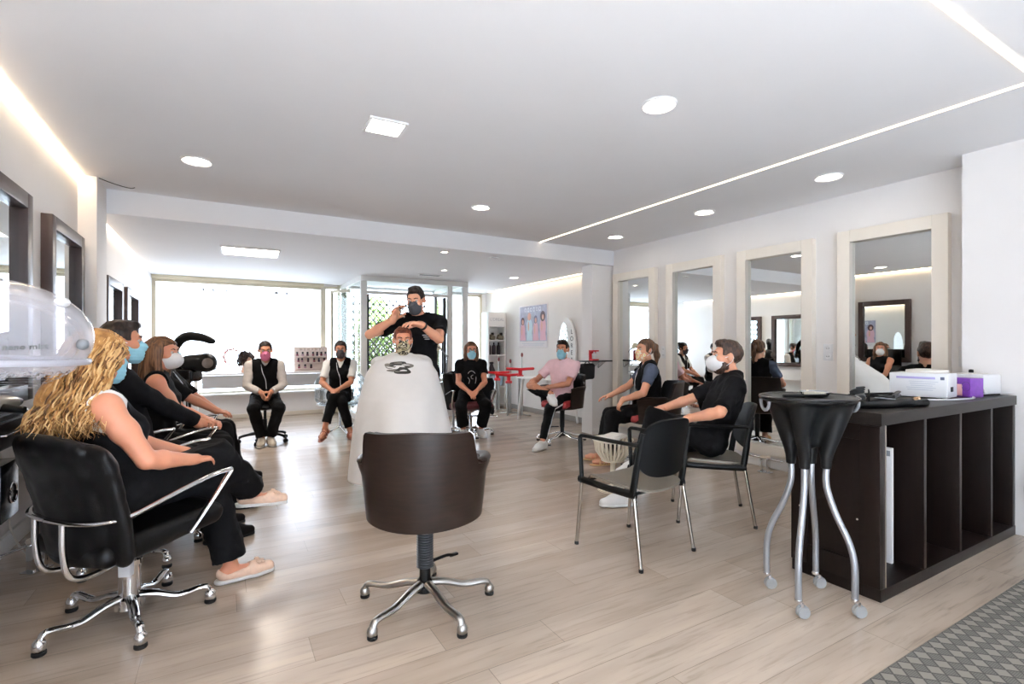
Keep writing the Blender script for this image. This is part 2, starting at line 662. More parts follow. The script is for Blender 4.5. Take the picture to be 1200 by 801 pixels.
class SDF:
    def __init__(self, vox=.006):
        self.vox = vox
        self.ops = []
        self.lo = np.array([1e9] * 3)
        self.hi = -self.lo

    def _push(self, mode, fn, lo, hi, k):
        lo, hi = np.array(lo, float), np.array(hi, float)
        if mode == 'u':
            self.lo = np.minimum(self.lo, lo)
            self.hi = np.maximum(self.hi, hi)
        self.ops.append((mode, fn, lo, hi, k))
        return self

    def cap(self, a, b, ra, rb, k=.01, mode='u', flat_b=False, flat_a=False):
        a, b = np.array(a, float), np.array(b, float)
        ab = b - a
        L2 = max(1e-9, ab @ ab)
        L = math.sqrt(L2)

        def fn(x, y, z):
            px, py, pz = x - a[0], y - a[1], z - a[2]
            t0 = (px * ab[0] + py * ab[1] + pz * ab[2]) / L2
            t = np.clip(t0, 0, 1)
            d = np.sqrt((px - t * ab[0]) ** 2 + (py - t * ab[1]) ** 2 + (pz - t * ab[2]) ** 2) - (ra + (rb - ra) * t)
            if flat_b:
                d = np.maximum(d, (t0 - 1) * L)
            if flat_a:
                d = np.maximum(d, -t0 * L)
            return d
        r = max(ra, rb)
        return self._push(mode, fn, np.minimum(a, b) - r, np.maximum(a, b) + r, k)

    def ell(self, c, r, R=None, k=.01, mode='u'):
        c, r = np.array(c, float), np.array(r, float)
        R = np.eye(3) if R is None else np.array(R.to_3x3())

        def fn(x, y, z):
            px, py, pz = x - c[0], y - c[1], z - c[2]
            q = [px * R[0, i] + py * R[1, i] + pz * R[2, i] for i in range(3)]
            k0 = np.sqrt(sum((q[i] / r[i]) ** 2 for i in range(3)))
            k1 = np.sqrt(sum((q[i] / r[i] ** 2) ** 2 for i in range(3)))
            return k0 * (k0 - 1) / np.maximum(k1, 1e-6)
        e = np.sqrt((R ** 2) @ (r ** 2))
        return self._push(mode, fn, c - e, c + e, k)

    def box(self, c, h, R=None, rnd=.01, k=.005, mode='u'):
        c, h = np.array(c, float), np.array(h, float) - rnd
        R = np.eye(3) if R is None else np.array(R.to_3x3())

        def fn(x, y, z):
            px, py, pz = x - c[0], y - c[1], z - c[2]
            q = [np.abs(px * R[0, i] + py * R[1, i] + pz * R[2, i]) - h[i] for i in range(3)]
            return np.sqrt(sum(np.maximum(t, 0) ** 2 for t in q)) + np.minimum(np.maximum(q[0], np.maximum(q[1], q[2])), 0) - rnd
        e = np.abs(R) @ (h + rnd)
        return self._push(mode, fn, c - e, c + e, k)

    def func(self, fn, lo, hi, k=.005, mode='u'):
        return self._push(mode, fn, lo, hi, k)

    def plane(self, p, n):
        """keep the side the normal points away from"""
        p, n = np.array(p, float), np.array(Vector(n).normalized())
        self.ops.append(('c', lambda x, y, z: (x - p[0]) * n[0] + (y - p[1]) * n[1] + (z - p[2]) * n[2], None, None, 0))
        return self

    def clip(self, fn):
        self.ops.append(('c', fn, None, None, 0))
        return self

    def displace(self, fn):
        self.ops.append(('d', fn, None, None, 0))
        return self

    def mesh(self, name, M=None, iters=0):
        v = self.vox
        lo = self.lo - .03
        n = np.ceil((self.hi + .03 - lo) / v).astype(int) + 1
        D = np.full(n, 1.0, np.float32)
        ax = [(lo[i] + np.arange(n[i]) * v).astype(np.float32) for i in range(3)]
        for mode, fn, l, h, k in self.ops:
            if l is None:
                X, Y, Z = ax[0][:, None, None], ax[1][None, :, None], ax[2][None, None, :]
                if mode == 'c':
                    D = np.maximum(D, fn(X, Y, Z)).astype(np.float32)
                else:
                    D = (D + fn(X, Y, Z)).astype(np.float32)
                continue
            mg = k + .03
            i0 = np.maximum(np.floor((l - mg - lo) / v).astype(int), 0)
            i1 = np.minimum(np.ceil((h + mg - lo) / v).astype(int) + 1, n)
            if (i1 <= i0).any():
                continue
            sl = tuple(slice(i0[i], i1[i]) for i in range(3))
            X, Y, Z = ax[0][sl[0]][:, None, None], ax[1][sl[1]][None, :, None], ax[2][sl[2]][None, None, :]
            d = fn(X, Y, Z)
            cur = D[sl]
            if mode == 'u':
                if k > 1e-6:
                    hh = np.maximum(k - np.abs(cur - d), 0) / k
                    D[sl] = np.minimum(cur, d) - hh * hh * k * .25
                else:
                    D[sl] = np.minimum(cur, d)
            elif mode == 's':
                if k > 1e-6:
                    hh = np.maximum(k - np.abs(cur + d), 0) / k
                    D[sl] = np.maximum(cur, -d) + hh * hh * k * .25
                else:
                    D[sl] = np.maximum(cur, -d)
        g = openvdb.FloatGrid()
        g.background = 1.0
        g.copyFromArray(np.ascontiguousarray(np.minimum(D, 1.0)))
        pts, quads = g.convertToQuads(0.0)
        pts = pts * v + lo
        quads = np.asarray(quads)[:, ::-1]
        me = bpy.data.meshes.new(name)
        nv, nq = len(pts), len(quads)
        me.vertices.add(nv)
        me.vertices.foreach_set('co', np.asarray(pts, np.float32).ravel())
        me.loops.add(nq * 4)
        me.loops.foreach_set('vertex_index', np.ascontiguousarray(quads, np.int32).ravel())
        me.polygons.add(nq)
        me.polygons.foreach_set('loop_start', np.arange(0, nq * 4, 4, dtype=np.int32))
        me.polygons.foreach_set('use_smooth', np.ones(nq, dtype=bool))
        me.update(calc_edges=True)
        me.validate()
        if M is not None:
            me.transform(M)
        return me

    def build(self, name, mat, parent=None, M=None, label=None):
        me = self.mesh(name, M)
        for m in (mat if isinstance(mat, (list, tuple)) else [mat]):
            me.materials.append(m)
        o = bpy.data.objects.new(name, me)
        COL.objects.link(o)
        if parent:
            o.parent = parent
        if label:
            o['label'] = label
        return o
# ------------------------------------------------------------------ the setting
XL, XR, XB = -1.0, 4.86, 5.03        # left wall, right wall, right wall of the back room
YS, YB, YR = 5.52, 9.9, -2.8         # step in the ceiling, street wall, wall behind the camera
HC, HB = 2.61, 2.40                  # ceiling heights
PI = math.pi


def sbox(name, lo, hi, mat, bev=0.):
    b = MB()
    b.box([(lo[i] + hi[i]) / 2 for i in range(3)], [hi[i] - lo[i] for i in range(3)], bev)
    return structure(b.build(name, mat))


fl = MB()
fl.box(((XL + XB) / 2, 3.55, -.03), (XB - XL + .6, 13.0, .06))
structure(fl.build('floor', floor_mat(), smooth=False))

sbox('ceiling', (XL - .2, YR - .2, HC), (XB + .3, YS, HC + .15), CEIL_PAINT)
sbox('ceiling_back', (XL - .2, YS, HB), (XB + .3, YB + .2, HC + .15), CEIL_PAINT)
sbox('wall_left', (XL - .3, YR - .2, .5), (XL, YB + .2, HC), WHITE_WALL)
sbox('wall_left_foot', (XL - .3, YR - .2, 0), (XL - .15, YB + .2, .5), WHITE_WALL)
sbox('wall_right', (XR, 1.45, 0), (XR + .4, YS + .02, HC), WHITE_WALL)
sbox('wall_right_near', (4.56, YR - .2, 0), (XR + .4, 1.5, HC), WHITE_WALL)
sbox('wall_right_back', (XB, YS, 0), (XB + .2, YB + .2, HB), WHITE_WALL)
sbox('pillar_right', (4.5, 5.56, 0), (XB + .01, 5.80, HB), WHITE_WALL, .006)
sbox('pillar_left', (XL - .16, 5.15, 0), (-.88, 5.54, HC), WHITE_WALL, .006)

# wall behind the camera, with a glazed front
sbox('wall_rear_left', (XL, YR - .2, 0), (-.9, YR, HC), WHITE_WALL)
sbox('wall_rear_right', (2.1, YR - .2, 0), (4.56, YR, HC), WHITE_WALL)
sbox('wall_rear_top', (-.9, YR - .2, 2.52), (2.1, YR, HC), WHITE_WALL)
rw = MB()
for x in (-.88, .6, 2.08):
    rw.box((x, YR - .08, 1.27), (.06, .08, 2.5))
rw.box((.6, YR - .08, 2.49), (3.0, .08, .06))
rw.box((.6, YR - .08, .03), (3.0, .08, .06))
w3 = structure(rw.build('window_3', WHITE_GLOSS))
g = MB()
g.box((.6, YR - .08, 1.26), (2.96, .006, 2.44))
g.build('pane', GLASS, w3)

# street wall: low wall and window on the left, glazed porch, narrow window on the right
sbox('wall_back_low', (XL - .15, YB - .02, 0), (1.93, YB + .2, .41), WHITE_WALL)
sbox('wall_back_left', (XL - .15, YB, .41), (-.99, YB + .2, HB), WHITE_WALL)
sbox('wall_back_top', (-1.02, YB + .02, 2.36), (XB, YB + .2, HB), WHITE_WALL)
sbox('wall_back_corner', (4.93, YB, 0), (XB, YB + .2, HB), WHITE_WALL)
sill = MB()
sill.box((.3, YB - .05, .425), (2.66, .24, .03), .008)
structure(sill.build('trim_1', pbr('marble_sill', rgb(238, 236, 232), .15)))

IVORY = pbr('ivory_frame', rgb(214, 206, 186), .4)
wf = MB()
wf.box((-.975, YB + .03, 1.38), (.05, .07, 1.94))
wf.box((1.62, YB + .03, 1.38), (.09, .09, 1.94))
wf.box((.31, YB + .03, 2.33), (2.66, .08, .07))
wf.box((.31, YB + .03, .455), (2.6, .06, .04))
wf.box((1.9, YB + .03, 1.2), (.05, .07, 2.38))
wf.box((1.77, YB + .03, 2.34), (.24, .07, .05))
w1 = structure(wf.build('window_1', IVORY))
g = MB()
g.box((.3, YB + .04, 1.4), (2.56, .006, 1.86))
g.build('pane', GLASS, w1)
# roller-blind box under the lintel
rb = MB()
rb.box((.31, YB - .03, 2.37), (2.62, .08, .06), .01)
tag(rb.build('blind_box', pbr('blind_box_cream', rgb(226, 216, 190), .5)), 'slim cream roller blind box along the top of the big shop window', 'blind')
# sign letters stuck on the street side of the big window, seen from behind
ST = pbr('sticker_grey', rgb(170, 172, 176), .6)
for i, (x0, wds) in enumerate(((-.32, (.05, .03, .04, .02, .03, .04)), (.78, (.09, .03, .05, .03)))):
    q = thing('window_sticker', '', 'sticker', (x0, YB + .03, 2.2))
    x = 0
    for k, w in enumerate(wds):
        b = MB()
        b.box((x + w / 2, 0, 0), (w * .7, .004, .05 if k % 2 == 0 else .03), .0015)
        x += w + .035
        b.build('glyph', ST, q)
    tag(q, ['small grey lettering high on the shop window, left of the pair',
        'small grey lettering high on the shop window, right of the pair'][i], 'sticker', 'stickers on the shop window')

# glazed porch standing into the room
PX0, PX1, PY = 1.93, 3.84, 8.3
ALU = pbr('white_aluminium', rgb(222, 222, 220), .35, noise=.02, nscale=5)
pf = MB()
for x, w in ((PX0 + .05, .1), (3.49, .09), (PX1 - .05, .1)):
    pf.box((x, PY, 1.155), (w, .07, 2.3), .006)
pf.box(((PX0 + PX1) / 2, PY, 2.355), (PX1 - PX0, .07, .09), .006)
pf.box(((PX0 + 3.49) / 2, PY, 2.13), (1.5, .06, .05), .004)
pf.box((3.66, PY, .06), (.3, .06, .12), .004)
for x in (PX0 + .03, PX1 - .03):
    pf.box((x, YB - .06, 1.2), (.06, .08, 2.39), .004)
    pf.box((x, (PY + YB) / 2, 2.36), (.06, YB - PY, .08), .004)
    pf.box((x, (PY + YB) / 2, .05), (.06, YB - PY, .1), .004)
d1 = structure(pf.build('door_1', ALU))
g = MB()
g.box((PX0 + .03, (PY + YB) / 2, 1.2), (.006, YB - PY - .1, 2.24))
g.box((PX1 - .03, (PY + YB) / 2, 1.2), (.006, YB - PY - .1, 2.24))
g.box((3.66, PY, 1.22), (.26, .006, 2.18))
g.box((2.73, PY, 2.23), (1.42, .006, .16))
g.build('porch_glass', clear_glass('porch_glass', (.97, .99, .985, 1), .06), d1)
# entrance leaf with dark edge and long handle
dl = MB()
dl.box((3.40, PY + .02, 1.06), (.05, .05, 2.08), .004)
dl.box((2.055, PY + .02, 1.06), (.03, .05, 2.08), .004)
dl.box((2.73, PY + .02, .06), (1.36, .05, .1), .004)
leaf = structure(dl.build('door_2', pbr('black_door_edge', rgb(34, 34, 36), .4)))
h = MB()
h.tube([(3.33, PY - .02, .75), (3.33, PY - .06, .8), (3.33, PY - .06, 1.65), (3.33, PY - .02, 1.7)], .014)
h.build('door_handle', BLACK_PLASTIC, leaf)
g = MB()
g.box((2.73, PY + .02, 1.1), (1.3, .008, 1.96))
g.build('pane', GLASS, leaf)
# folding steel lattice behind the door
lt = MB()
gx0, gx1, gz0, gz1 = 2.02, 3.42, .1, 2.32
gy = YB - .12
sx, sz = .13, .15
gx0, gx1 = 2.0, 3.8
nxs = int((gx1 - gx0) / sx)
nzs = int((gz1 - gz0) / sz)
for i in range(nxs):
    for j in range(nzs):
        cx, cz = gx0 + (i + .5) * sx, gz0 + (j + .5) * sz
        for s in (-1, 1):
            lt.tube([(cx - s * sx / 2, gy, cz - sz / 2), (cx, gy + .012 * s, cz), (cx + s * sx / 2, gy, cz + sz / 2)], .011, 5, caps=False)
        lt.ball((gx0 + i * sx, gy - .006, gz0 + j * sz), .027, 6)
for x in (gx0, gx1):
    lt.box((x, gy, 1.2), (.025, .03, 2.36))
tag(lt.build('lattice_gate', pbr('dark_steel', rgb(34, 34, 38), .5, .3)), 'folding dark steel lattice gate across the glazed street entrance', 'gate')

# narrow window right of the porch
wr = MB()
wr.box((4.9, YB + .03, 1.2), (.06, .07, 2.36))
wr.box((3.9, YB + .03, 1.2), (.06, .07, 2.36))
wr.box((4.55, YB + .03, 1.2), (.05, .07, 2.36))
wr.box((4.4, YB + .03, 2.34), (1.0, .07, .05))
wr.box((4.4, YB + .03, .05), (1.0, .07, .1))
w2 = structure(wr.build('window_2', IVORY))
g = MB()
g.box((4.4, YB + .04, 1.2), (1.0, .006, 2.2))
g.build('pane', GLASS, w2)

# glass door standing open beside the big window
od = thing('glass_door', 'narrow glass door with ivory frame standing open beside the big window', 'door', (1.74, YB - .06, 0), math.radians(-58))
b = MB()
b.box((.03, 0, 1.15), (.045, .04, 2.26), .004)
b.box((.47, 0, 1.15), (.045, .04, 2.26), .004)
b.box((.25, 0, 2.26), (.48, .04, .05), .004)
b.box((.25, 0, .06), (.48, .04, .1), .004)
b.build('door_frame', IVORY, od)
b = MB()
b.box((.25, 0, 1.16), (.4, .01, 2.12))
b.build('glass_pane', clear_glass('green_glass', (.86, .93, .9, 1), .08), od)
b = MB()
b.tube([(.44, -.02, 1.0), (.44, -.06, 1.0), (.36, -.06, 1.0)], .009)
b.build('door_handle', STEEL, od)

# baseboards
def base(name, lo, hi, mat=None):
    sbox(name, lo, hi, mat or WHITE_GLOSS, .004)


base('baseboard_left', (XL - .15, YR, 0), (XL - .13, 5.15, .11))
base('baseboard_left_back', (XL - .15, 5.54, 0), (XL - .13, YB - .02, .11))
base('baseboard_right', (XR - .018, 1.5, 0), (XR, YS, .12))
base('baseboard_right_back', (XB - .016, 5.84, 0), (XB, YB, .09), pbr('grey_base', rgb(150, 146, 142), .5))
base('baseboard_back', (XL, YB - .036, 0), (1.93, YB - .02, .07), pbr('cream_base', rgb(226, 216, 200), .5))
base('baseboard_pillar', (4.485, 5.545, 0), (XR, 5.56, .08))

# street outside: bright paving, and the shrub behind the gate
sbox('trim_pavement', (-6, YB + .2, -.12), (11, 20, -.04), pbr('street_paving', rgb(225, 222, 216), .9, noise=.05, nscale=8))
sbox('trim_pavement_rear', (-6, -10, -.12), (11, YR - .2, -.04), pbr('street_paving', rgb(225, 222, 216), .9))
random.seed(5)
sh = thing('shrub', 'green leafy shrub in the street behind the lattice gate', 'plant', (3.0, 11.5, -.04))
b = MB()
b.tube([(0, 0, 0), (.05, 0, .5), (0, .05, 1.0)], [.05, .04, .03])
for k in range(7):
    a = k * .9
    b.tube([(0, 0, .5 + .06 * k), (.25 * math.cos(a), .2 * math.sin(a), 1.0 + .12 * k)], [.02, .01], 6)
b.build('stem', pbr('bark', rgb(120, 100, 80), .9), sh)
b = MB()
for k in range(3600):
    while True:
        p = Vector((random.uniform(-1, 1), random.uniform(-1, 1), random.uniform(-1, 1)))
        if p.length < 1:
            break
    c = Vector((p.x * .5, p.y * .5, 1.3 + p.z * 1.15))
    s = random.uniform(.06, .11)
    q = Quaternion((random.uniform(-1, 1), random.uniform(-1, 1), random.uniform(-1, 1), random.uniform(-1, 1))).normalized().to_matrix()
    vs = [(-s * .5, 0, 0), (0, -s * .22, .01), (s * .6, 0, 0), (0, s * .22, .01)]
    b.add([q @ Vector(v) + c for v in vs], [[0, 1, 2], [0, 2, 3]])
b.build('foliage', pbr('leaf_green', rgb(116, 142, 58), .6, noise=.3, nscale=9), sh)

# ------------------------------------------------------------------ ceiling lights
E_DOWN = emissive('downlight_glow', (1, .90, .76, 1), DOWN)
E_PANEL = emissive('panel_glow', (1, .90, .78, 1), PANEL)
E_LED = emissive('led_glow', (1, .82, .60, 1), LED)
RIM = pbr('lamp_rim', rgb(236, 236, 236), .4)


def downlight(x, y, z, r, label, group='round ceiling downlights'):
    t = thing('downlight', label, 'ceiling light', (x, y, z), 0, group)
    b = MB()
    b.lathe([(r, .0), (r + .012, -.004), (r + .02, -.012), (r + .026, -.008), (r + .028, .0)], n=36)
    b.build('trim_ring', RIM, t)
    b = MB()
    b.lathe([(0, -.006), (r, -.006), (r, .0), (0, .0)], n=36)
    b.build('diffuser', E_DOWN, t)


downlight(-.17, 4.35, HC, .075, 'round downlight on the left of the main ceiling, nearest the left wall')
downlight(2.13, 2.04, HC, .07, 'largest round downlight, in the middle of the main ceiling')
downlight(2.19, 4.42, HC, .065, 'round downlight in the middle of the main ceiling, by the ceiling step')
downlight(4.22, 2.23, HC, .075, 'round downlight by the right wall, above the mirror beside the dark counter')
downlight(4.24, 3.45, HC, .075, 'round downlight by the right wall, middle of the row of three')
downlight(4.24, 4.78, HC, .072, 'round downlight by the right wall, nearest the corner pillar')
downlight(4.24, 7.31, HB, .06, 'round downlight in the lower back ceiling, by the poster wall')
downlight(2.34, 5.72, HB, .03, 'tiny spot in the lower back ceiling, just past the step', 'small ceiling spots')
downlight(2.9, 7.1, HB, .03, 'tiny spot in the lower back ceiling, in front of the porch', 'small ceiling spots')

for nm, lab, c, sx, sy in (
        ('square_downlight', 'square recessed light set in the main ceiling', (.87, 3.09, HC), .2, .19),
        ('light_panel', 'wide rectangular light panel in the lower back ceiling', (.29, 6.92, HB), .6, .52)):
    t = thing(nm, lab, 'ceiling light', c, math.radians(-2))
    b = MB()
    for s in (-1, 1):
        b.box((s * (sx / 2 + .008), 0, -.006), (.018, sy + .034, .014), .003)
        b.box((0, s * (sy / 2 + .008), -.006), (sx, .018, .014), .003)
    b.build('trim_frame', RIM, t)
    b = MB()
    b.box((0, 0, -.004), (sx, sy, .006))
    b.build('diffuser', E_PANEL, t)


E_BACK = emissive('back_wash_glow', (1, .78, .55, 1), 9)
E_WASH = emissive('wall_wash_glow', (1, .74, .46, 1), 26)


def led(name, lo, hi, label, mat=None):
    b = MB()
    b.box([(lo[i] + hi[i]) / 2 for i in range(3)], [hi[i] - lo[i] for i in range(3)])
    tag(b.build(name, mat or E_LED), label, 'led strip')


led('led_strip', (3.59, .89, HC - .006), (3.61, YS - .002, HC + .002), 'long straight light strip in the ceiling running along the right side')
led('led_strip', (-.4, .865, HC - .006), (3.61, .89, HC + .002), 'light strip crossing the ceiling at upper right, joining the long strip')
led('led_strip', (-.998, YR + .3, HC - .006), (-.965, 5.15, HC + .002), 'light strip where the main ceiling meets the left wall', E_WASH)
led('led_strip', (-.998, YS + .02, HB - .006), (-.955, 9.3, HB + .002), 'light strip where the back ceiling meets the left wall', E_BACK)
led('led_strip', (4.93, 5.86, HB - .006), (4.97, 9.6, HB + .002), 'light strip where the back ceiling meets the poster wall', E_BACK)

# air grilles, and the loose wire in the ceiling corner
def vent(c, sx, sy, n, label):
    t = thing('air_vent', label, 'vent', c)
    b = MB()
    for s in (-1, 1):
        b.box((s * sx / 2, 0, -.005), (.015, sy, .012), .002)
        b.box((0, s * sy / 2, -.005), (sx, .015, .012), .002)
    b.build('frame', RIM, t)
    b = MB()
    for k in range(n):
        b.box((0, -sy / 2 + (k + .5) * sy / n, -.004), (sx, sy / n * .5, .004), rot=Matrix.Rotation(.5, 4, 'X'))
    b.box((0, 0, -.0005), (sx, sy, .001), mi=1)
    b.build('louvre', [GREY_PLASTIC, RUBBER], t)


vent((2.9, 7.72, HB), .36, .12, 5, 'long grey air grille in the back ceiling before the porch')
vent((3.04, 5.76, HB), .1, .05, 3, 'tiny grey air grille in the back ceiling beside the step')
b = MB()
b.tube(spline([(-.87, 5.16, 2.6), (-.8, 5.2, 2.585), (-.72, 5.22, 2.57), (-.68, 5.3, 2.585), (-.66, 5.35, 2.607)], 6), .003, 6)
tag(b.build('loose_wire', BLACK_PLASTIC), 'thin loose wire hanging in the ceiling corner by the left pillar', 'wire')


# ------------------------------------------------------------------ wall mirrors
def wall_mirror(label, y0, y1, z0, z1, x, side, fw, fd, fmat, group):
    """frame on the wall plane x; side=+1 faces +X"""
    yc, zc = (y0 + y1) / 2, (z0 + z1) / 2
    t = thing('wall_mirror', label, 'mirror', (x, yc, z0), 0, group)
    w, h = y1 - y0, z1 - z0
    b = MB()
    cx = side * fd / 2
    b.box((cx, -w / 2 + fw / 2, h / 2), (fd, fw, h), .005)
    b.box((cx, w / 2 - fw / 2, h / 2), (fd, fw, h), .005)
    b.box((cx, 0, h - fw / 2), (fd, w - 2 * fw, fw), .003)
    b.box((cx, 0, fw / 2), (fd, w - 2 * fw, fw), .003)
    b.box((side * .004, 0, h / 2), (.006, w - fw, h - fw))
    b.build('frame', fmat, t)
    b = MB()
    b.box((side * .014, 0, h / 2), (.012, w - 2 * fw + .004, h - 2 * fw + .004))
    b.build('mirror_glass', MIRROR, t)
    return t


G_R = 'tall cream framed mirrors on the right wall'
wall_mirror('tall cream framed mirror above the dark counter', 1.66, 2.46, .13, 2.27, XR, -1, .105, .07, CREAM, G_R)
wall_mirror('tall cream framed mirror behind the bearded man in black', 2.68, 3.48, .13, 2.26, XR, -1, .105, .07, CREAM, G_R)
wall_mirror('tall cream framed mirror between the ponytailed woman and the bearded man', 3.68, 4.48, .13, 2.26, XR, -1, .105, .07, CREAM, G_R)
wall_mirror('tall cream framed mirror next to the corner pillar', 4.67, 5.47, .13, 2.26, XR, -1, .105, .07, CREAM, G_R)
FR_D = pbr('espresso_frame', rgb(66, 50, 46), .35, noise=.15, nscale=8)
G_L = 'dark framed mirrors on the left wall'
wall_mirror('dark framed mirror at the left picture edge above the steamer', 2.99, 3.84, .95, 2.1, XL, 1, .085, .06, FR_D, G_L)
wall_mirror('dark framed mirror on the left wall beside the white pillar', 4.22, 5.07, .95, 2.09, XL, 1, .085, .06, FR_D, G_L)
wall_mirror('dark framed mirror just past the left pillar, nearer of the back pair', 6.0, 6.84, .8, 1.92, XL, 1, .085, .06, FR_D, G_L)
wall_mirror('dark framed mirror past the left pillar, nearest the shop window', 7.1, 8.03, .8, 1.92, XL, 1, .085, .06, FR_D, G_L)
# ------------------------------------------------------------------ chairs
def star_base(t, n, R, phase, mat, hub_z=.09, foot_r=.024, leg_r=(.024, .016), drop=.0, glide=RUBBER, foot_h=.05, name='leg'):
    for k in range(n):
        a = phase + 2 * PI * k / n
        c, s = math.cos(a), math.sin(a)
        b = MB()
        pts = [(.03, hub_z + .03), (.10, hub_z + .018), (R * .6, hub_z - .01), (R * .9, foot_h + .022), (R - .005, foot_h + .006), (R, .014)]
        P = spline([(c * r, s * r, z) for r, z in pts], 5)
        m = len(P)
        b.tube(P, [leg_r[0] + (leg_r[1] - leg_r[0]) * min(1, i / (m * .8)) for i in range(m - 5)] + [leg_r[1] * 1.15] * 5, 10, flat=(1, .75))
        b.ball((c * R, s * R, foot_h * .62), (foot_r, foot_r, foot_h * .55), 12)
        lg = b.build(name, mat, t)
        g = MB()
        g.lathe([(foot_r * .85, 0), (foot_r * .95, .004), (foot_r * .95, .014)], (c * R, s * R, 0), 14)
        g.build('foot_glide', glide, lg)


SEAT_RED = pbr('red_vinyl', rgb(150, 40, 42), .4, bump=.05, bscale=150)
TUB_WOOD = pbr('dark_veneer', rgb(34, 24, 19), .36, spec=.25, noise=.3, nscale=14, stretch=(.7, .7, 5))


def tub_chair(label, loc, rz, seat_mat, phase, group=None, bellows=True, base_mat=STEEL):
    t = thing('tub_chair', label, 'chair', loc, rz, group)
    zb, zt, za = .452, .885, .715

    def shell(u, v, off=0.):
        th = (u - .5) * 2 * math.radians(128)
        a = abs(math.degrees(th))
        top = zt - .012 * smooth01(0, 45, a)
        top = top + (za - top) * smooth01(47, 62, a) - .02 * smooth01(100, 128, a)
        z = zb + (top - zb) * v
        R = .262 + .045 * (z - zb) / .43 + off
        if a > 55:
            R += .012 * smooth01(.75, 1, v) * smooth01(55, 70, a)
        sq = 1 + .06 * math.cos(2 * th)
        return (R * math.sin(th), -R * math.cos(th) * sq, z)
    b = MB()
    b.sheet(lambda u, v: shell(u, v), 72, 14, .022)
    b.build('shell', TUB_WOOD, t, angle=60)
    # padded lining and arm pads
    b = MB()
    b.sheet(lambda u, v: shell(.04 + u * .92, .02 + v * .965, -.028), 60, 10, .034)
    b.build('lining', BLACK_LEATHER, t, angle=80)
    for s in (-1, 1):
        b = MB()
        P = []
        for k in range(15):
            u = .5 + s * (.26 + .24 * k / 14)
            p = shell(u, 1.0, -.012)
            P.append((p[0], p[1], p[2] + .004))
        b.tube(P, [.012] + [.021] * 13 + [.012], 10, flat=(1.25, .7))
        b.build('armrest', TUB_WOOD, t)
    b = MB()
    b.lathe([(.0, zb - .02), (.2, zb - .018), (.24, zb - .005), (.256, zb + .01), (.256, zb + .03), (0, zb + .03)], n=48)
    b.build('under_panel', TUB_WOOD, t)
    s_ = SDF(.009)
    s_.ell((0, .04, .505), (.22, .235, .07), k=.01)
    s_.box((0, .05, .50), (.19, .2, .045), rnd=.04, k=.03)
    s_.build('seat', seat_mat, t)
    b = MB()
    b.lathe([(.05, .08), (.05, .11), (.026, .13), (.026, .2)], n=20)
    if bellows:
        prof = []
        for k in range(19):
            z = .19 + k * .0118
            prof += [(.034, z), (.041, z + .004), (.034, z + .008)]
        b.lathe(prof, n=22, mi=1)
        b.lathe([(.034, .4), (.04, .41), (.06, .435)], n=20)
    else:
        b.lathe([(.032, .19), (.032, .4), (.06, .435)], n=20)
    b.build('column', [BLACK_PLASTIC, pbr('bellows_grey', rgb(74, 76, 80), .4, .4)], t)
    b = MB()
    b.tube(spline([(.03, .04, .2), (.09, .1, .2), (.12, .13, .19)], 4), .008, 8)
    b.box((.125, .135, .19), (.05, .02, .012), .004, rot=.7)
    b.build('height_lever', BLACK_PLASTIC, t)
    star_base(t, 5, .325, phase, base_mat, hub_z=.085)
    return t


hd = facing(.47, .883)
tc = tub_chair('large dark brown wooden tub chair seen from behind in the centre foreground', (.84, 2.30, 0), hd, BLACK_LEATHER, math.radians(-9) - hd)
b = MB()
b.ball((.035, -.283, .487), (.008, .004, .008), 10)
b.build('screw_cap', CHROME, tc)
hd = facing(-.9, -.43)
tub_chair('dark wooden tub chair with red seat under the young man in pink', (3.84, 5.36, 0), hd, SEAT_RED, .3, 'occupied tub chairs with red seats', False, CHROME)
hd = facing(-.81, .58)
tub_chair('dark tub chair with red seat under the ponytailed woman', (3.94, 3.88, 0), hd, SEAT_RED, .6, 'occupied tub chairs with red seats', False, CHROME)


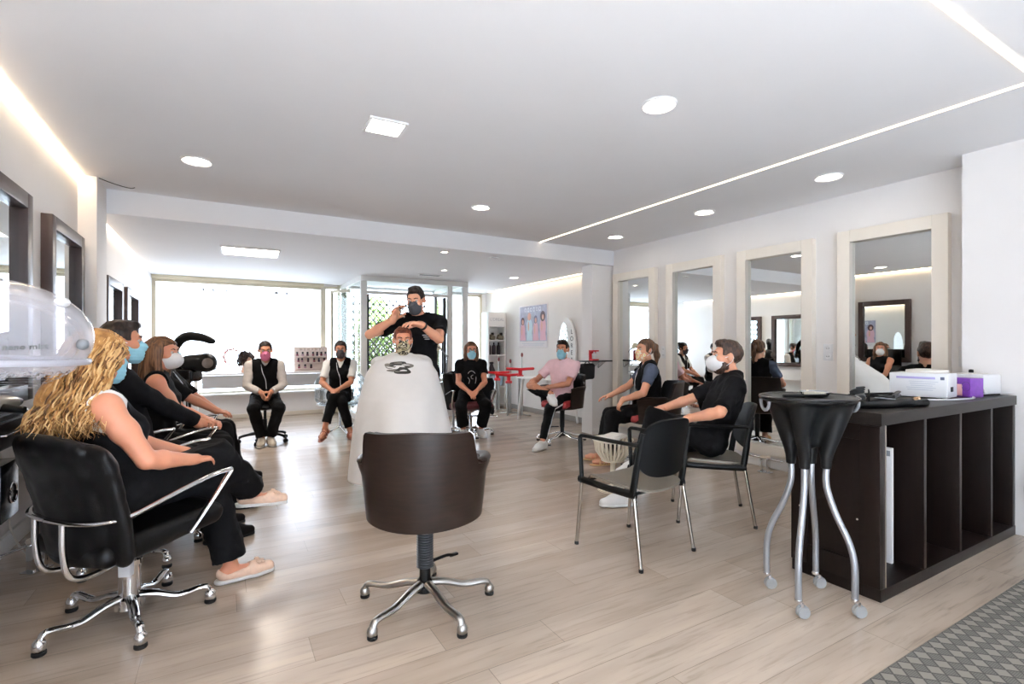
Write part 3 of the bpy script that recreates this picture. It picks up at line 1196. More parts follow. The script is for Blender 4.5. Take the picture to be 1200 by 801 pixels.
def salon_armchair(label, loc, rz, phase, group=None, seat_mat=None, lift=0.):
    """black padded armchair on a chrome pump column, chrome loop arms"""
    t = thing('salon_armchair', label, 'chair', loc, rz, group)
    sm = seat_mat or BLACK_LEATHER
    L = lift
    s_ = SDF(.008)
    tilt = Matrix.Rotation(math.radians(5), 3, 'X')
    s_.box((0, .02, .415 + L), (.255, .27, .05), tilt, .045, k=.02)
    s_.ell((0, -.05, .385 + L), (.23, .22, .065), tilt, k=.04)
    s_.ell((0, .26, .448 + L), (.25, .06, .04), k=.03)
    s_.build('seat', sm, t)

    def back(u, v):
        x = (u - .5) * 2
        w = .232 + .02 * v
        e = 1 - .12 * max(0, v - .8) / .2 * 0
        z = .40 + L + .46 * v - .02 * x * x * smooth01(.7, 1, v) * 2
        y = -.235 - .105 * v ** 1.3 + .075 * x * x
        return (x * w * e, y, z)
    s_ = SDF(.008)
    for j in range(9):
        v = j / 8
        for i in range(7):
            p = back(i / 6, v)
            r = .034 if j < 8 else .026
            s_.ell(p, (.075, r, .062 if j < 8 else .04), k=.03)
    s_.displace(lambda x, y, z: .0015 * wob(x, y, z, 40))
    s_.build('backrest', BLACK_LEATHER, t)
    b = MB()
    pp = [back(i / 20, 1.0) for i in range(21)]
    b.tube([(p[0], p[1] - .004, p[2] + .038) for p in pp], .004, 6)
    b.build('piping', pbr('piping_black', rgb(40, 40, 42), .3), t)
    for s in (-1, 1):
        b = MB()
        P = spline([(0, -.302, .545 + L), (s * .15, -.288, .545 + L), (s * .25, -.238, .547 + L), (s * .292, -.16, .558 + L), (s * .297, .05, .612 + L),
                    (s * .298, .20, .645 + L), (s * .298, .275, .648 + L)], 6)
        b.tube(P, .0135, 10, flat=(1.35, .75))
        P = spline([(s * .298, .285, .645 + L), (s * .296, .25, .60 + L), (s * .285, .15, .47 + L), (s * .27, .10, .40 + L)], 5)
        b.tube(P, .013, 10, flat=(1.3, .75))
        b.ball((s * .298, .283, .647 + L), .0135, 10)
        b.build('armrest', CHROME, t)
        b = MB()
        b.tube(spline([(s * .1, -.30, .545 + L), (s * .1, -.298, .42 + L), (s * .095, -.275, .32 + L), (s * .09, -.2, .292 + L), (s * .03, -.05, .292 + L)], 6), .012, 10)
        b.build('back_support', CHROME, t)
    b = MB()
    b.lathe([(.06, .055), (.055, .1), (.043, .11), (.043, .245), (.05, .25), (.05, .27), (.028, .275), (.028, .30 + L), (.07, .315 + L), (.08, .34 + L)], n=26)
    b.build('column', CHROME, t)
    b = MB()
    b.tube(spline([(-.03, .03, .262), (-.2, .1, .262), (-.36, .12, .25), (-.38, .07, .25), (-.33, .0, .252), (-.2, -.03, .262), (-.03, -.02, .262)], 5), .006, 8)
    b.build('foot_lever', CHROME, t)
    b = MB()
    b.box((.055, -.045, .255), (.05, .035, .07), .006, rot=.6)
    b.build('lever_block', WHITE_PLASTIC, t)
    star_base(t, 5, .32, phase, CHROME, hub_z=.075, foot_r=.026, leg_r=(.024, .015), foot_h=.06)
    return t


hd = facing(.80, .60)
salon_armchair('black padded salon armchair with chrome arms under the blonde woman', (-.375, 2.88, 0), hd, math.radians(-4) - hd)
hd = facing(.9, .35)
G_LC = 'occupied black chairs along the left wall'
salon_armchair('black salon armchair under the dark haired man in a blue mask', (-.45, 3.70, 0), hd, .2, G_LC, lift=.04)
salon_armchair('black salon armchair under the brown haired woman in a white mask', (-.42, 4.46, 0), hd, .9, G_LC)
salon_armchair('black salon armchair farthest along the left wall, before the black hair heater', (-.42, 5.27, 0), hd, .5, G_LC)
hd = facing(-.15, -1)
salon_armchair('black and burgundy armchair under the woman in glasses at the back', (3.0, 6.42, 0), hd, .35, None, pbr('burgundy_vinyl', rgb(88, 34, 38), .45))
b = MB()
b.sheet(lambda u, v: (3.24 + .12 * u + .03 * math.sin(v * 9), 6.62 - .2 * u, .78 - .42 * v * (1 - .25 * math.sin(u * 5))), 10, 14, .03)
tag(b.build('jacket', pbr('black_cloth_rough', rgb(22, 22, 24), .9)), 'black jacket hung over the arm of the chair beside the woman in glasses', 'jacket')


def stacking_chair(label, loc, rz, group=None):
    t = thing('stacking_chair', label, 'chair', loc, rz, group)
    LEG = pbr('dull_chrome', rgb(168, 162, 152), .22, 1.0)
    MESH_T = pbr('taupe_seat', rgb(112, 104, 92), .45, bump=.05, bscale=400)
    for s in (-1, 1):
        for y0, y1, x1 in ((.25, .215, .236), (-.255, -.185, .228)):
            b = MB()
            b.tube([(s * .248, y0, .004), (s * x1, y1, .43)], .0115, 12)
            lg = b.build('leg', LEG, t)
            g = MB()
            g.lathe([(.0125, 0), (.0135, .004), (.0135, .02)], (s * .248, y0, 0), 12)
            g.build('foot_cap', RUBBER, lg)
        b = MB()
        P = spline([(s * .236, .215, .395), (s * .236, .222, .5), (s * .236, .232, .655), (s * .236, .225, .683), (s * .235, .19, .69), (s * .23, 0, .688), (s * .222, -.215, .69)], 5)
        b.tube(P, .013, 10, flat=(1.2, .9))
        b.build('armrest', BLACK_PLASTIC, t)
        b = MB()
        b.tube(spline([(s * .229, -.178, .40), (s * .226, -.195, .5), (s * .222, -.218, .64), (s * .214, -.243, .76)], 5), [.018] * 8 + [.015] * 4 + [.012] * 4, 10, flat=(.85, 1.2))
        b.build('back_post', BLACK_PLASTIC, t)
        b = MB()
        b.tube([(s * .236, .24, .415), (s * .232, 0, .405), (s * .229, -.2, .408)], [.02, .018, .022], 10, flat=(.75, 1.1))
        b.build('side_rail', BLACK_PLASTIC, t)
    b = MB()
    b.tube([(-.236, .215, .405), (.236, .215, .405)], .011, 8)
    b.tube([(-.228, -.16, .40), (.228, -.16, .40)], .011, 8)
    b.build('cross_rail', BLACK_PLASTIC, t)

    def seat(u, v):
        x, y = (u - .5) * 2, (v - .5) * 2
        r = max(abs(x), abs(y)) / max(1e-6, (abs(x) ** 4 + abs(y) ** 4) ** .25) if (x or y) else 1
        X, Y = x * r * .225, y * r * .235
        return (X, Y, .442 - .018 * (1 - x * x) + .01 * y - .03 * smooth01(.7, 1, y))
    b = MB()
    b.sheet(seat, 22, 22, .014)
    b.build('seat', MESH_T, t, angle=60)

    def back(u, v):
        x, z = (u - .5) * 2, (v - .5) * 2
        r = max(abs(x), abs(z)) / max(1e-6, (abs(x) ** 3.2 + abs(z) ** 3.2) ** (1 / 3.2)) if (x or z) else 1
        X, Z = x * r * .222, z * r * .168
        return (X, -.258 + 1.1 * X * X - .16 * (Z + .05) - .35 * Z * Z, .665 + Z)
    b = MB()
    b.sheet(back, 26, 22, .017)
    b.build('backrest', BLACK_PLASTIC, t, angle=60)
    return t


stacking_chair('empty black stacking chair with armrests and taupe seat', (2.21, 2.325, 0), facing(-.12, .99))
stacking_chair('black stacking chair with armrests under the bearded man in black', (3.14, 2.50, 0), facing(-.73, .69))

# rolling stool and clear bucket chair at the back
t = thing('rolling_stool', 'black five-armed rolling stool under the person in the pink mask', 'stool', (.47, 7.28, 0))
s_ = SDF(.01)
s_.ell((0, 0, .46), (.2, .2, .045))
s_.build('seat', BLACK_LEATHER, t)
b = MB()
b.lathe([(.04, .07), (.04, .12), (.026, .13), (.026, .3), (.018, .3), (.018, .42), (.09, .43)], n=18)
b.build('column', BLACK_PLASTIC, t)
for k in range(5):
    a = .55 + 2 * PI * k / 5
    c, s = math.cos(a), math.sin(a)
    b = MB()
    b.tube(spline([(.03 * c, .03 * s, .1), (.12 * c, .12 * s, .115), (.26 * c, .26 * s, .09), (.3 * c, .3 * s, .07)], 4), [.022] * 6 + [.017] * 7, 8)
    lg = b.build('leg', BLACK_PLASTIC, t)
    b = MB()
    for q in (-1, 1):
        b.lathe([(.0, -.008), (.024, -.008), (.026, 0), (.024, .008), (0, .008)], (c * .3 - s * q * .014, s * .3 + c * q * .014, .026), 14, axis=(-s, c, 0))
    b.tube([(c * .3, s * .3, .03), (c * .3, s * .3, .075)], .007, 8)
    b.build('castor', RUBBER, lg)

t = thing('clear_bucket_chair', 'transparent plastic bucket chair with chrome base under the woman in the dark mask', 'chair', (1.42, 7.33, 0), facing(-.28, -1))
ACR = clear_glass('clear_acrylic', (.93, .95, .96, 1), .12, .05)


def bucket(u, v):
    th = (u - .5) * 2 * math.radians(150)
    a = abs(math.degrees(th))
    top = .40 - .17 * smooth01(50, 120, a)
    vv = v
    R = .07 + .26 * math.sin(min(1, vv * 1.6) * PI / 2)
    z = .435 + top * max(0, (vv - .3) / .7) ** 1.3
    return (R * math.sin(th), -R * math.cos(th) * .95, z)


b = MB()
b.sheet(bucket, 44, 18, .006)
b.lathe([(0, .43), (.3, .432), (.31, .438), (.3, .442), (0, .44)], n=36)
b.build('seat_shell', ACR, t, angle=60)
b = MB()
P = [bucket(i / 44, 1.0) for i in range(45)]
b.tube(P, .006, 8)
b.build('rim', pbr('acrylic_rim', rgb(200, 205, 208), .15, .6), t)
b = MB()
b.lathe([(.03, .1), (.022, .13), (.022, .4), (.1, .428)], n=18)
b.build('column', CHROME, t)
for k in range(4):
    a = .6 + PI / 2 * k
    b = MB()
    b.tube([(0, 0, .13), (.14 * math.cos(a), .14 * math.sin(a), .06), (.27 * math.cos(a), .27 * math.sin(a), .012)], [.014, .012, .01], 8)
    b.build('leg', CHROME, t)

# salon chair that carries the draped client
t = thing('styling_chair', 'salon chair hidden under the draped client in the middle', 'chair', (1.36, 4.27, 0), facing(-.3, -.95))
s_ = SDF(.012)
s_.box((0, 0, .515), (.2, .2, .045), rnd=.04)
s_.build('seat', BLACK_LEATHER, t)
s_ = SDF(.012)
s_.box((0, -.2, .70), (.2, .03, .16), rnd=.03)
s_.build('backrest', BLACK_LEATHER, t)
b = MB()
b.lathe([(.2, .0), (.2, .015), (.05, .04), (.04, .06), (.04, .46), (.1, .475)], n=30)
b.build('column', CHROME, t)

# ------------------------------------------------------------------ dark counter on the right with its things
CX0, CX1, CY0, CY1, CH = 2.77, 4.555, 1.22, 1.66, .92
t = thing('storage_counter', 'long dark wood counter with open compartments on the right', 'counter', (CX0, CY0, 0))
W, D_ = CX1 - CX0, CY1 - CY0
b = MB()
b.box((W / 2, D_ / 2, CH - .03), (W + .01, D_ + .01, .06), .003)
b.build('worktop', DARK_WOOD_H, t)
b = MB()
b.box((W / 2, D_ / 2, .03), (W, D_, .06), .002)
b.build('plinth', DARK_WOOD, t)
b = MB()
b.box((.0225, D_ / 2, CH / 2), (.045, D_ - .004, CH - .122), .002)
b.box((-.004, D_ / 2, .115), (.012, D_ - .18, .11), .003)
b.box((-.004, D_ / 2, CH - .1), (.012, D_ - .18, .08), .003)
b.box((-.0045, .045, CH / 2), (.012, .09, CH - .13), .003)
b.box((-.004, D_ - .045, CH / 2), (.012, .09, CH - .13), .003)
b.build('end_panel', DARK_WOOD, t)
b = MB()
b.box((W - .0225, D_ / 2, CH / 2), (.045, D_ - .004, CH - .122), .002)
b.build('end_panel', DARK_WOOD, t)
for x in (.48, .93, 1.39):
    b = MB()
    b.box((x, D_ / 2, CH / 2), (.03, D_ - .006, CH - .121), .002)
    b.build('divider', DARK_WOOD, t)
b = MB()
b.box((W / 2, D_ - .012, CH / 2), (W - .01, .016, CH - .121))
b.build('back_panel', DARK_WOOD, t)
b = MB()
b.box((.05, .003, CH / 2), (.006, .006, CH - .125))
b.build('edge_strip', pbr('metal_edge', rgb(190, 180, 165), .3, .8), t)
b = MB()
for yy, zz in ((.1, .38), (.33, .4), (.36, .42), (.39, .37)):
    b.ball((-.012, yy, zz), .005, 8)
b.build('screw_cap', CREAM, t)

t = thing('white_strip', 'narrow white strip standing upright inside the first compartment of the counter', 'board', (3.165, 1.36, .062))
b = MB()
b.box((0, 0, .315), (.022, .045, .63), .003)
b.build('board', pbr('strip_white', rgb(226, 224, 222), .55), t)
b = MB()
b.box((-.0115, 0, .6), (.002, .03, .03), .0005)
b.build('end_label', GREY_PLASTIC, t)
b = MB()
b.tube(spline([(4.545, 1.16, .42), (4.54, 1.17, .3), (4.548, 1.15, .18), (4.53, 1.13, .06), (4.5, 1.1, .012), (4.46, 1.02, .008)], 6), .006, 8)
tag(b.build('power_cable', RUBBER), 'black cable hanging down the wall at the far end of the counter', 'cable')

# white steriliser box
t = thing('steriliser_box', 'white boxy steriliser with a round lid on the counter', 'appliance', (3.92, 1.49, CH), facing(.99, .10))
b = MB()
b.box((0, 0, .082), (.30, .2, .15), .008)
for sx_ in (-.12, .12):
    for sy_ in (-.07, .07):
        b.lathe([(.012, 0), (.012, .01)], (sx_, sy_, 0), 10, mi=1)
b.build('body', [WHITE_PLASTIC, RUBBER], t)
b = MB()
b.lathe([(0, .157), (.105, .157), (.11, .165), (.108, .175), (.06, .182), (0, .183)], (.02, .01, 0), 30)
b.build('lid', pbr('warm_white', rgb(228, 222, 214), .35), t)
b = MB()
b.box((-.01, -.101, .128), (.2, .003, .014), .001)
b.box((.125, -.101, .128), (.02, .003, .018), .001, mi=1)
b.build('label_strip', [pbr('lilac_print', rgb(168, 160, 205), .5), pbr('dark_print', rgb(96, 100, 120), .5)], t)
for k in range(5):
    b = MB()
    b.box((.03 - .004 * k, -.1008, .105 - .013 * k), (.15 - .02 * (k % 3), .0016, .003))
    b.build('printed_line', pbr('pale_print', rgb(190, 192, 205), .5), t)
b = MB()
b.box((.152, -.02, .06), (.006, .04, .03), .002)
b.build('socket', BLACK_PLASTIC, t)
b = MB()
b.tube(spline([(4.145, 1.43, CH + .06), (4.2, 1.40, CH + .02), (4.16, 1.32, CH + .006), (4.02, 1.27, CH + .006), (3.8, 1.30, CH + .006), (3.66, 1.38, CH + .006)], 6), .005, 8)
tag(b.build('power_cable', WHITE_PLASTIC), 'white power cable looping across the counter in front of the steriliser', 'cable')

PUR = pbr('purple_card', rgb(112, 58, 150), .4, noise=.15, nscale=30)
t = thing('purple_box', 'small purple product box with a pale pink window on the counter', 'box', (4.19, 1.36, CH), facing(.95, -.3))
b = MB()
b.box((0, 0, .061), (.13, .11, .122), .002)
b.build('carton', PUR, t)
b = MB()
b.box((-.018, -.056, .045), (.075, .002, .075), .001)
b.build('label_panel', pbr('pale_pink', rgb(232, 178, 172), .5), t)
b = MB()
b.tube([(.025 * math.cos(k * PI / 8), -.0565, .07 + .03 * math.sin(k * PI / 8)) for k in range(17)], .0012, 6, M=Matrix.Translation((.042, 0, 0)))
b.build('printed_ring', pbr('dark_purple', rgb(66, 30, 95), .4), t)

t = thing('wax_heater', 'white wax heater with a black knob at the wall end of the counter', 'appliance', (4.42, 1.37, CH), facing(.97, -.2))
b = MB()
b.box((0, 0, .075), (.16, .19, .13), .012)
b.build('body', WHITE_PLASTIC, t)
b = MB()
b.box((-.03, -.0, .142), (.09, .17, .008), .003)
b.build('lid', pbr('warm_white', rgb(228, 222, 214), .35), t)
b = MB()
b.lathe([(.012, .143), (.014, .155), (.012, .168), (0, .17)], (-.05, .02, 0), 14)
b.build('knob', BLACK_PLASTIC, t)
b = MB()
b.box((0, 0, .006), (.15, .18, .012), .002)
b.build('foot_base', RUBBER, t)
b = MB()
b.tube(spline([(.06, -.1, .05), (.1, -.13, .045), (.11, -.13, .02)], 4), .006, 8)
b.build('handle', STEEL, t)

# black tool roll with straighteners and clips
t = thing('tool_roll', 'black leather tool roll lying open on the near end of the counter', 'tool roll', (3.12, 1.40, CH), facing(.25, .97))
s_ = SDF(.006)
s_.box((0, 0, .016), (.24, .11, .016), rnd=.014)
s_.cap((-.22, -.1, .026), (.22, -.1, .026), .022, .022, k=.02)
s_.displace(lambda x, y, z: .003 * wob(x, y, z, 28))
s_.plane((0, 0, .001), (0, 0, -1))
s_.build('roll', BLACK_LEATHER, t)
b = MB()
b.box((-.06, -.1, .052), (.11, .03, .006), .002, rot=Matrix.Rotation(.1, 4, 'Y'))
b.build('flap', GREY_PLASTIC, t)
for i, (x, y, a, lab) in enumerate(((.16, -.03, .3, 'black hair straightener lying on the tool roll, nearest the steriliser'),
                                    (.02, .03, -.5, 'black hair straightener lying on the far side of the tool roll'))):
    q = thing('hair_straightener', lab, 'hair straightener', (3.12 + x, 1.40 + y, CH + .041), a)
    b = MB()
    for s in (-1, 1):
        b.tube([(-.13, 0, .012 + s * .004), (-.03, 0, .014 + s * .006), (.12, 0, .014 + s * .009)], [.008, .013, .012], 10, flat=(1.1, .55))
    b.build('body', BLACK_PLASTIC, q)
    b = MB()
    b.box((.075, 0, .014), (.08, .018, .006), .001)
    b.build('plate', STEEL, q)
    b = MB()
    b.tube(spline([(-.13, 0, .012), (-.18, .02, .012), (-.2, .07, -.02), (-.12, .1, -.028), (-.02, .11, -.028)], 5), .004, 8)
    b.build('power_lead', RUBBER, q)
t = thing('hair_clip', 'tan hair clip hanging over the front of the tool roll', 'hair clip', (3.21, 1.25, CH + .03), .9)
b = MB()
b.tube([(-.03, 0, .02), (.01, 0, .012), (.045, -.004, -.02)], [.005, .008, .003], 8, flat=(1.3, .6))
b.tube([(-.03, 0, .03), (.01, 0, .02), (.045, -.004, -.018)], [.004, .006, .003], 8, flat=(1.3, .6))
b.build('jaw', pbr('tan_plastic', rgb(205, 170, 135), .4), t)
b = MB()
b.tube([(.008, -.01, .016), (.008, .01, .016)], .003, 8)
b.build('hinge', STEEL, t)
t = thing('hair_clipper', 'black hair clipper with coiled lead lying on top of the tool roll', 'hair clipper', (3.0, 1.42, CH + .045), .5)
b = MB()
b.tube([(-.08, 0, .012), (-.02, 0, .016), (.05, 0, .016), (.085, 0, .012)], [.016, .021, .021, .014], 12, flat=(1.1, .75))
b.build('body', BLACK_PLASTIC, t)
b = MB()
b.box((.095, 0, .012), (.03, .036, .008), .002)
b.build('blade', STEEL, t)
b = MB()
P = [(-.08 - .012 * k * .2, .03 * math.cos(k * .7) + .02, .014 + .022 * abs(math.sin(k * .35)) + .0015 * k) for k in range(26)]
b.tube(spline(P, 3), .005, 7)
b.build('lead', RUBBER, t)
b = MB()
b.tube(spline([(2.95, 1.37, CH + .03), (2.88, 1.33, CH + .06), (2.85, 1.31, CH + .09), (2.87, 1.32, CH + .105), (2.9, 1.33, CH + .08), (2.92, 1.34, CH + .04), (3.0, 1.36, CH + .033)], 6), .0035, 8)
tag(b.build('wire_loop', BLACK_PLASTIC), 'thin black wire loop standing up from the tool roll', 'wire')

# ------------------------------------------------------------------ black tray trolley on four bowed legs
TRX, TRY = 2.47, 1.40
t = thing('tray_trolley', 'black moulded tray trolley on four bowed grey legs with clear castors', 'trolley', (TRX, TRY, 0))
feet = [(-.045, .185), (-.185, -.06), (.17, .06), (.05, -.19)]
s_ = SDF(.006)
s_.ell((0, 0, .995), (.235, .205, .03), k=.02)
s_.cap((0, 0, .97), (0, 0, .80), .115, .05, k=.05)
for fx, fy in feet:
    n_ = math.hypot(fx, fy)
    dx, dy = fx / n_, fy / n_
    s_.cap((dx * .13, dy * .13, .96), (dx * .078, dy * .078, .73), .055, .026, k=.035)
    s_.cap((dx * .078, dy * .078, .74), (dx * .076, dy * .076, .665), .026, .022, k=.01, flat_b=True)
    a_ = math.atan2(dy, dx) + PI / 4
    s_.ell((math.cos(a_) * .17, math.sin(a_) * .17, .80), (.085, .085, .13), k=.03, mode='s')
s_.ell((0, 0, 1.035), (.2, .17, .04), k=.012, mode='s')
s_.plane((0, 0, 1.004), (0, 0, 1))
s_.build('tray_body', BLACK_PLASTIC, t)
b = MB()
P = [(.232 * math.cos(2 * PI * k / 48), .202 * math.sin(2 * PI * k / 48), 1.002) for k in range(49)]
b.tube(P, .007, 8, caps=False)
b.build('rim', BLACK_GLOSS, t)
b = MB()
for k in range(2):
    a0 = 2.5 + k * PI
    P = [(math.cos(a0) * .20 + .055 * math.cos(q * PI / 8) * -math.sin(a0), math.sin(a0) * .2 + .055 * math.cos(q * PI / 8) * math.cos(a0), .985 - .05 * math.sin(q * PI / 8)) for q in range(9)]
    b.tube(P, .008, 8)
b.build('side_loop', GREY_PLASTIC, t)
CLEARW = pbr('clear_wheel', rgb(190, 194, 196), .15, alpha=.5)
for fx, fy in feet:
    n_ = math.hypot(fx, fy)
    dx, dy = fx / n_, fy / n_
    b = MB()
    P = spline([(dx * .077, dy * .077, .67), (dx * .078, dy * .078, .58), (dx * .115, dy * .115, .46), (dx * .168, dy * .168, .34), (dx * .19, dy * .19, .24), (dx * .192, dy * .192, .085)], 7)
    b.tube(P, .0145, 12)
    lg = b.build('leg', SILVER, t)
    b = MB()
    cx_, cy_ = dx * .192, dy * .192
    b.lathe([(.016, .072), (.018, .078), (.016, .088)], (cx_, cy_, 0), 14, mi=1)
    ox, oy = .018, -.01
    for q in (-1, 1):
        b.box((cx_ + ox * .6 - oy * q * .6, cy_ + oy * .6 + ox * q * .6, .05), (.012, .004, .05), .001, rot=math.atan2(oy, ox), mi=1)
        b.lathe([(.009, -.008), (.026, -.007), (.03, 0), (.026, .007), (.009, .008)], (cx_ + ox - oy * q * .45, cy_ + oy + ox * q * .45, .031), 18, axis=(-oy, ox, 0))
    b.build('castor', [CLEARW, CHROME], lg)
# brush and bowl lying in the tray
t = thing('tint_bowl', 'shallow dark bowl sitting in the black tray trolley', 'bowl', (TRX + .06, TRY - .0, .993))
b = MB()
b.lathe([(.035, .004), (.055, .012), (.066, .03), (.064, .03), (.052, .014), (0, .008)], n=26)
b.build('bowl', BLACK_GLOSS, t)
b = MB()
b.lathe([(.064, .029), (.068, .031), (.066, .034), (.063, .031)], n=26)
b.build('rim', CHROME, t)
t = thing('hair_brush', 'black hair brush with pale bristles lying in the tray trolley', 'brush', (TRX - .06, TRY - .03, 1.006), -.45)
b = MB()
b.tube([(-.12, 0, .006), (-.04, 0, .006), (-.02, 0, .007)], [.007, .008, .01], 10)
b.box((.035, 0, .008), (.12, .026, .012), .004)
b.build('handle', BLACK_PLASTIC, t)
b = MB()
for i in range(14):
    for j in range(3):
        b.tube([(-.018 + i * .008, -.008 + j * .008, .012), (-.018 + i * .008, -.008 + j * .008, .024)], .0012, 4)
b.build('bristles', pbr('bristle', rgb(205, 200, 180), .7), t)['kind'] = 'stuff'

# ------------------------------------------------------------------ entrance mat
def mat_pattern():
    m = bpy.data.materials.new('mat_diamonds')
    m.use_nodes = True
    nt = m.node_tree
    N, L = nt.nodes, nt.links
    bs = N['Principled BSDF']
    tc = N.new('ShaderNodeTexCoord')
    mp = N.new('ShaderNodeMapping')
    mp.inputs['Rotation'].default_value = (0, 0, PI / 4)
    mp.inputs['Scale'].default_value = (21, 21, 1)
    L.new(tc.outputs['Object'], mp.inputs[0])
    ck = N.new('ShaderNodeTexChecker')
    ck.inputs['Scale'].default_value = 1
    L.new(mp.outputs[0], ck.inputs[0])
    br = N.new('ShaderNodeTexBrick')
    br.offset = 0
    br.inputs['Scale'].default_value = 1
    br.inputs['Brick Width'].default_value = 1
    br.inputs['Row Height'].default_value = 1
    br.inputs['Mortar Size'].default_value = .07
    br.inputs['Color1'].default_value = (1, 1, 1, 1)
    br.inputs['Color2'].default_value = (1, 1, 1, 1)
    br.inputs['Mortar'].default_value = (.4, .4, .4, 1)
    L.new(mp.outputs[0], br.inputs['Vector'])
    wv = N.new('ShaderNodeTexWave')
    wv.bands_direction = 'Y'
    wv.inputs['Scale'].default_value = 48
    L.new(tc.outputs['Object'], wv.inputs['Vector'])
    mx = N.new('ShaderNodeMix')
    mx.data_type = 'RGBA'
    mx.inputs[6].default_value = rgb(104, 100, 93)
    mx.inputs[7].default_value = rgb(128, 122, 113)
    L.new(ck.outputs['Fac'], mx.inputs[0])
    mr = N.new('ShaderNodeMapRange')
    mr.inputs[3].default_value, mr.inputs[4].default_value = .62, 1.0
    L.new(wv.outputs[0], mr.inputs[0])
    mo = N.new('ShaderNodeMix')
    mo.data_type = 'FLOAT'
    mo.inputs[3].default_value = 1
    L.new(ck.outputs['Fac'], mo.inputs[0])
    L.new(mr.outputs[0], mo.inputs[2])
    mu = N.new('ShaderNodeMix')
    mu.data_type = 'RGBA'
    mu.blend_type = 'MULTIPLY'
    mu.inputs[0].default_value = 1
    L.new(mx.outputs[2], mu.inputs[6])
    L.new(br.outputs['Color'], mu.inputs[7])
    hs = N.new('ShaderNodeHueSaturation')
    L.new(mu.outputs[2], hs.inputs['Color'])
    L.new(mo.outputs[0], hs.inputs['Value'])
    L.new(hs.outputs[0], bs.inputs['Base Color'])
    bs.inputs['Roughness'].default_value = .85
    return m


b = MB()
b.box((1.25, -.65, .004), (2.5, 1.3, .008), .003)
mt = tag(b.build('entrance_mat', mat_pattern(), smooth=False), 'grey diamond patterned floor mat in the lower right corner', 'mat')
mt.location = (2.03, .96, 0)

# ------------------------------------------------------------------ wall sockets and footrests
def socket(y, z, x, label):
    t = thing('wall_socket', label, 'socket', (x, y, z), PI / 2, 'white double wall sockets')
    b = MB()
    b.box((0, .004, 0), (.085, .009, .155), .003)
    b.build('plate', WHITE_PLASTIC, t)
    for s in (-1, 1):
        b = MB()
        b.lathe([(.026, 0), (.026, .004), (.021, .004), (.02, .001), (0, .001)], (0, .008, s * .037), 20, axis=(0, 1, 0))
        for q in (-1, 1):
            b.lathe([(.004, 0), (.004, .0025), (0, .0026)], (q * .009, .0095, s * .037), 8, mi=1, axis=(0, 1, 0))
        b.build('outlet', [WHITE_PLASTIC, GREY_PLASTIC], t)


socket(2.57, 1.19, XR, 'white double wall socket beside the tall mirror behind the bearded man')
socket(1.575, 1.17, XR, 'white double wall socket above the counter, right of its tall mirror')
socket(4.575, 1.17, XR, 'white double wall socket behind the ponytailed woman')


def footrest(loc, rz, label, h=.15):
    t = thing('chrome_footrest', label, 'footrest', loc, rz, 'chrome footrests')
    b = MB()
    b.box((-.03, 0, h / 2), (.022, .045, h), .004)
    b.box((.03, 0, h / 2), (.022, .045, h), .004)
    b.box((0, 0, .005), (.12, .08, .01), .003)
    b.build('post', CHROME, t)
    b = MB()
    b.tube([(-.19, 0, h - .01), (.19, 0, h - .01)], .009, 10)
    b.build('bar', CHROME, t)
    b = MB()
    b.lathe([(.045, h - .004), (.05, h + .004), (.045, h + .014), (0, h + .016)], n=20)
    b.build('cap', pbr('cream_cap', rgb(224, 208, 190), .3), t)


footrest((4.64, 3.05, 0), PI / 2, 'chrome footrest below the mirror behind the bearded man')
footrest((-.90, 3.74, 0), .95, 'chrome footrest by the left wall behind the blonde woman', .165)

# ------------------------------------------------------------------ left wall stations
def station(label, y0, y1, z, legs=True):
    t = thing('styling_console', label, 'console', (XL, (y0 + y1) / 2, 0), 0, 'dark consoles along the left wall')
    b = MB()
    b.box((.08, 0, z - .012), (.16, y1 - y0, .024), .003)
    b.build('top', pbr('console_top', rgb(88, 92, 98), .12), t)
    b = MB()
    b.box((.075, 0, z - .09), (.15, y1 - y0 - .01, .13), .003)
    b.build('body', DARK_WOOD, t)
    n = 2
    for k in range(n):
        yy = (k - .5) * (y1 - y0) * .48
        b = MB()
        b.box((.154, yy, z - .09), (.012, (y1 - y0) * .45, .11), .003)
        d = b.build('drawer', DARK_WOOD, t)
        b = MB()
        b.tube([(.155, yy - .08, z - .085), (.175, yy - .075, z - .085), (.175, yy + .075, z - .085), (.155, yy + .08, z - .085)], .005, 8)
        b.build('handle', CHROME, d)
    if legs:
        for yy in (-.25, .25):
            b = MB()
            b.box((.02, yy, z - .22), (.07, .09, .14), .01)
            b.tube([(.02, yy, z - .25), (.02, yy, 0)], .03, 12)
            b.build('leg', pbr('console_leg', rgb(205, 200, 196), .3), t)
    return t


station('dark styling console under the steamer at the left edge', 2.3, 3.36, .94)
station('dark styling console beside the white left pillar', 4.2, 5.1, .8, False)
t = thing('black_screen', 'flat black screen standing on the console below the left wall mirror', 'screen', (XL + .09, 4.62, .8), -PI / 2)
b = MB()
b.box((0, 0, .21), (.56, .035, .36), .006)
b.build('panel', BLACK_GLOSS, t)
b = MB()
b.box((0, 0, .02), (.08, .03, .04), .003)
b.box((0, 0, .004), (.2, .1, .008), .003)
b.build('foot', BLACK_PLASTIC, t)
t = thing('hair_dryer', 'grey hair dryer lying on the console below the steamer', 'hair dryer', (-.885, 3.12, .985), 1.3)
b = MB()
b.tube([(-.12, 0, 0), (-.1, 0, 0), (.0, 0, 0), (.08, 0, 0), (.1, 0, 0)], [.035, .043, .044, .034, .03], 20)
b.build('barrel', pbr('dryer_grey', rgb(176, 172, 164), .25, .4), t)
b = MB()
b.tube([(-.03, -.02, -.01), (-.03, -.12, -.025)], [.02, .016], 12)
b.build('grip', BLACK_PLASTIC, t)
b = MB()
b.tube([(.1, 0, 0), (.14, 0, 0)], [.03, .018], 16)
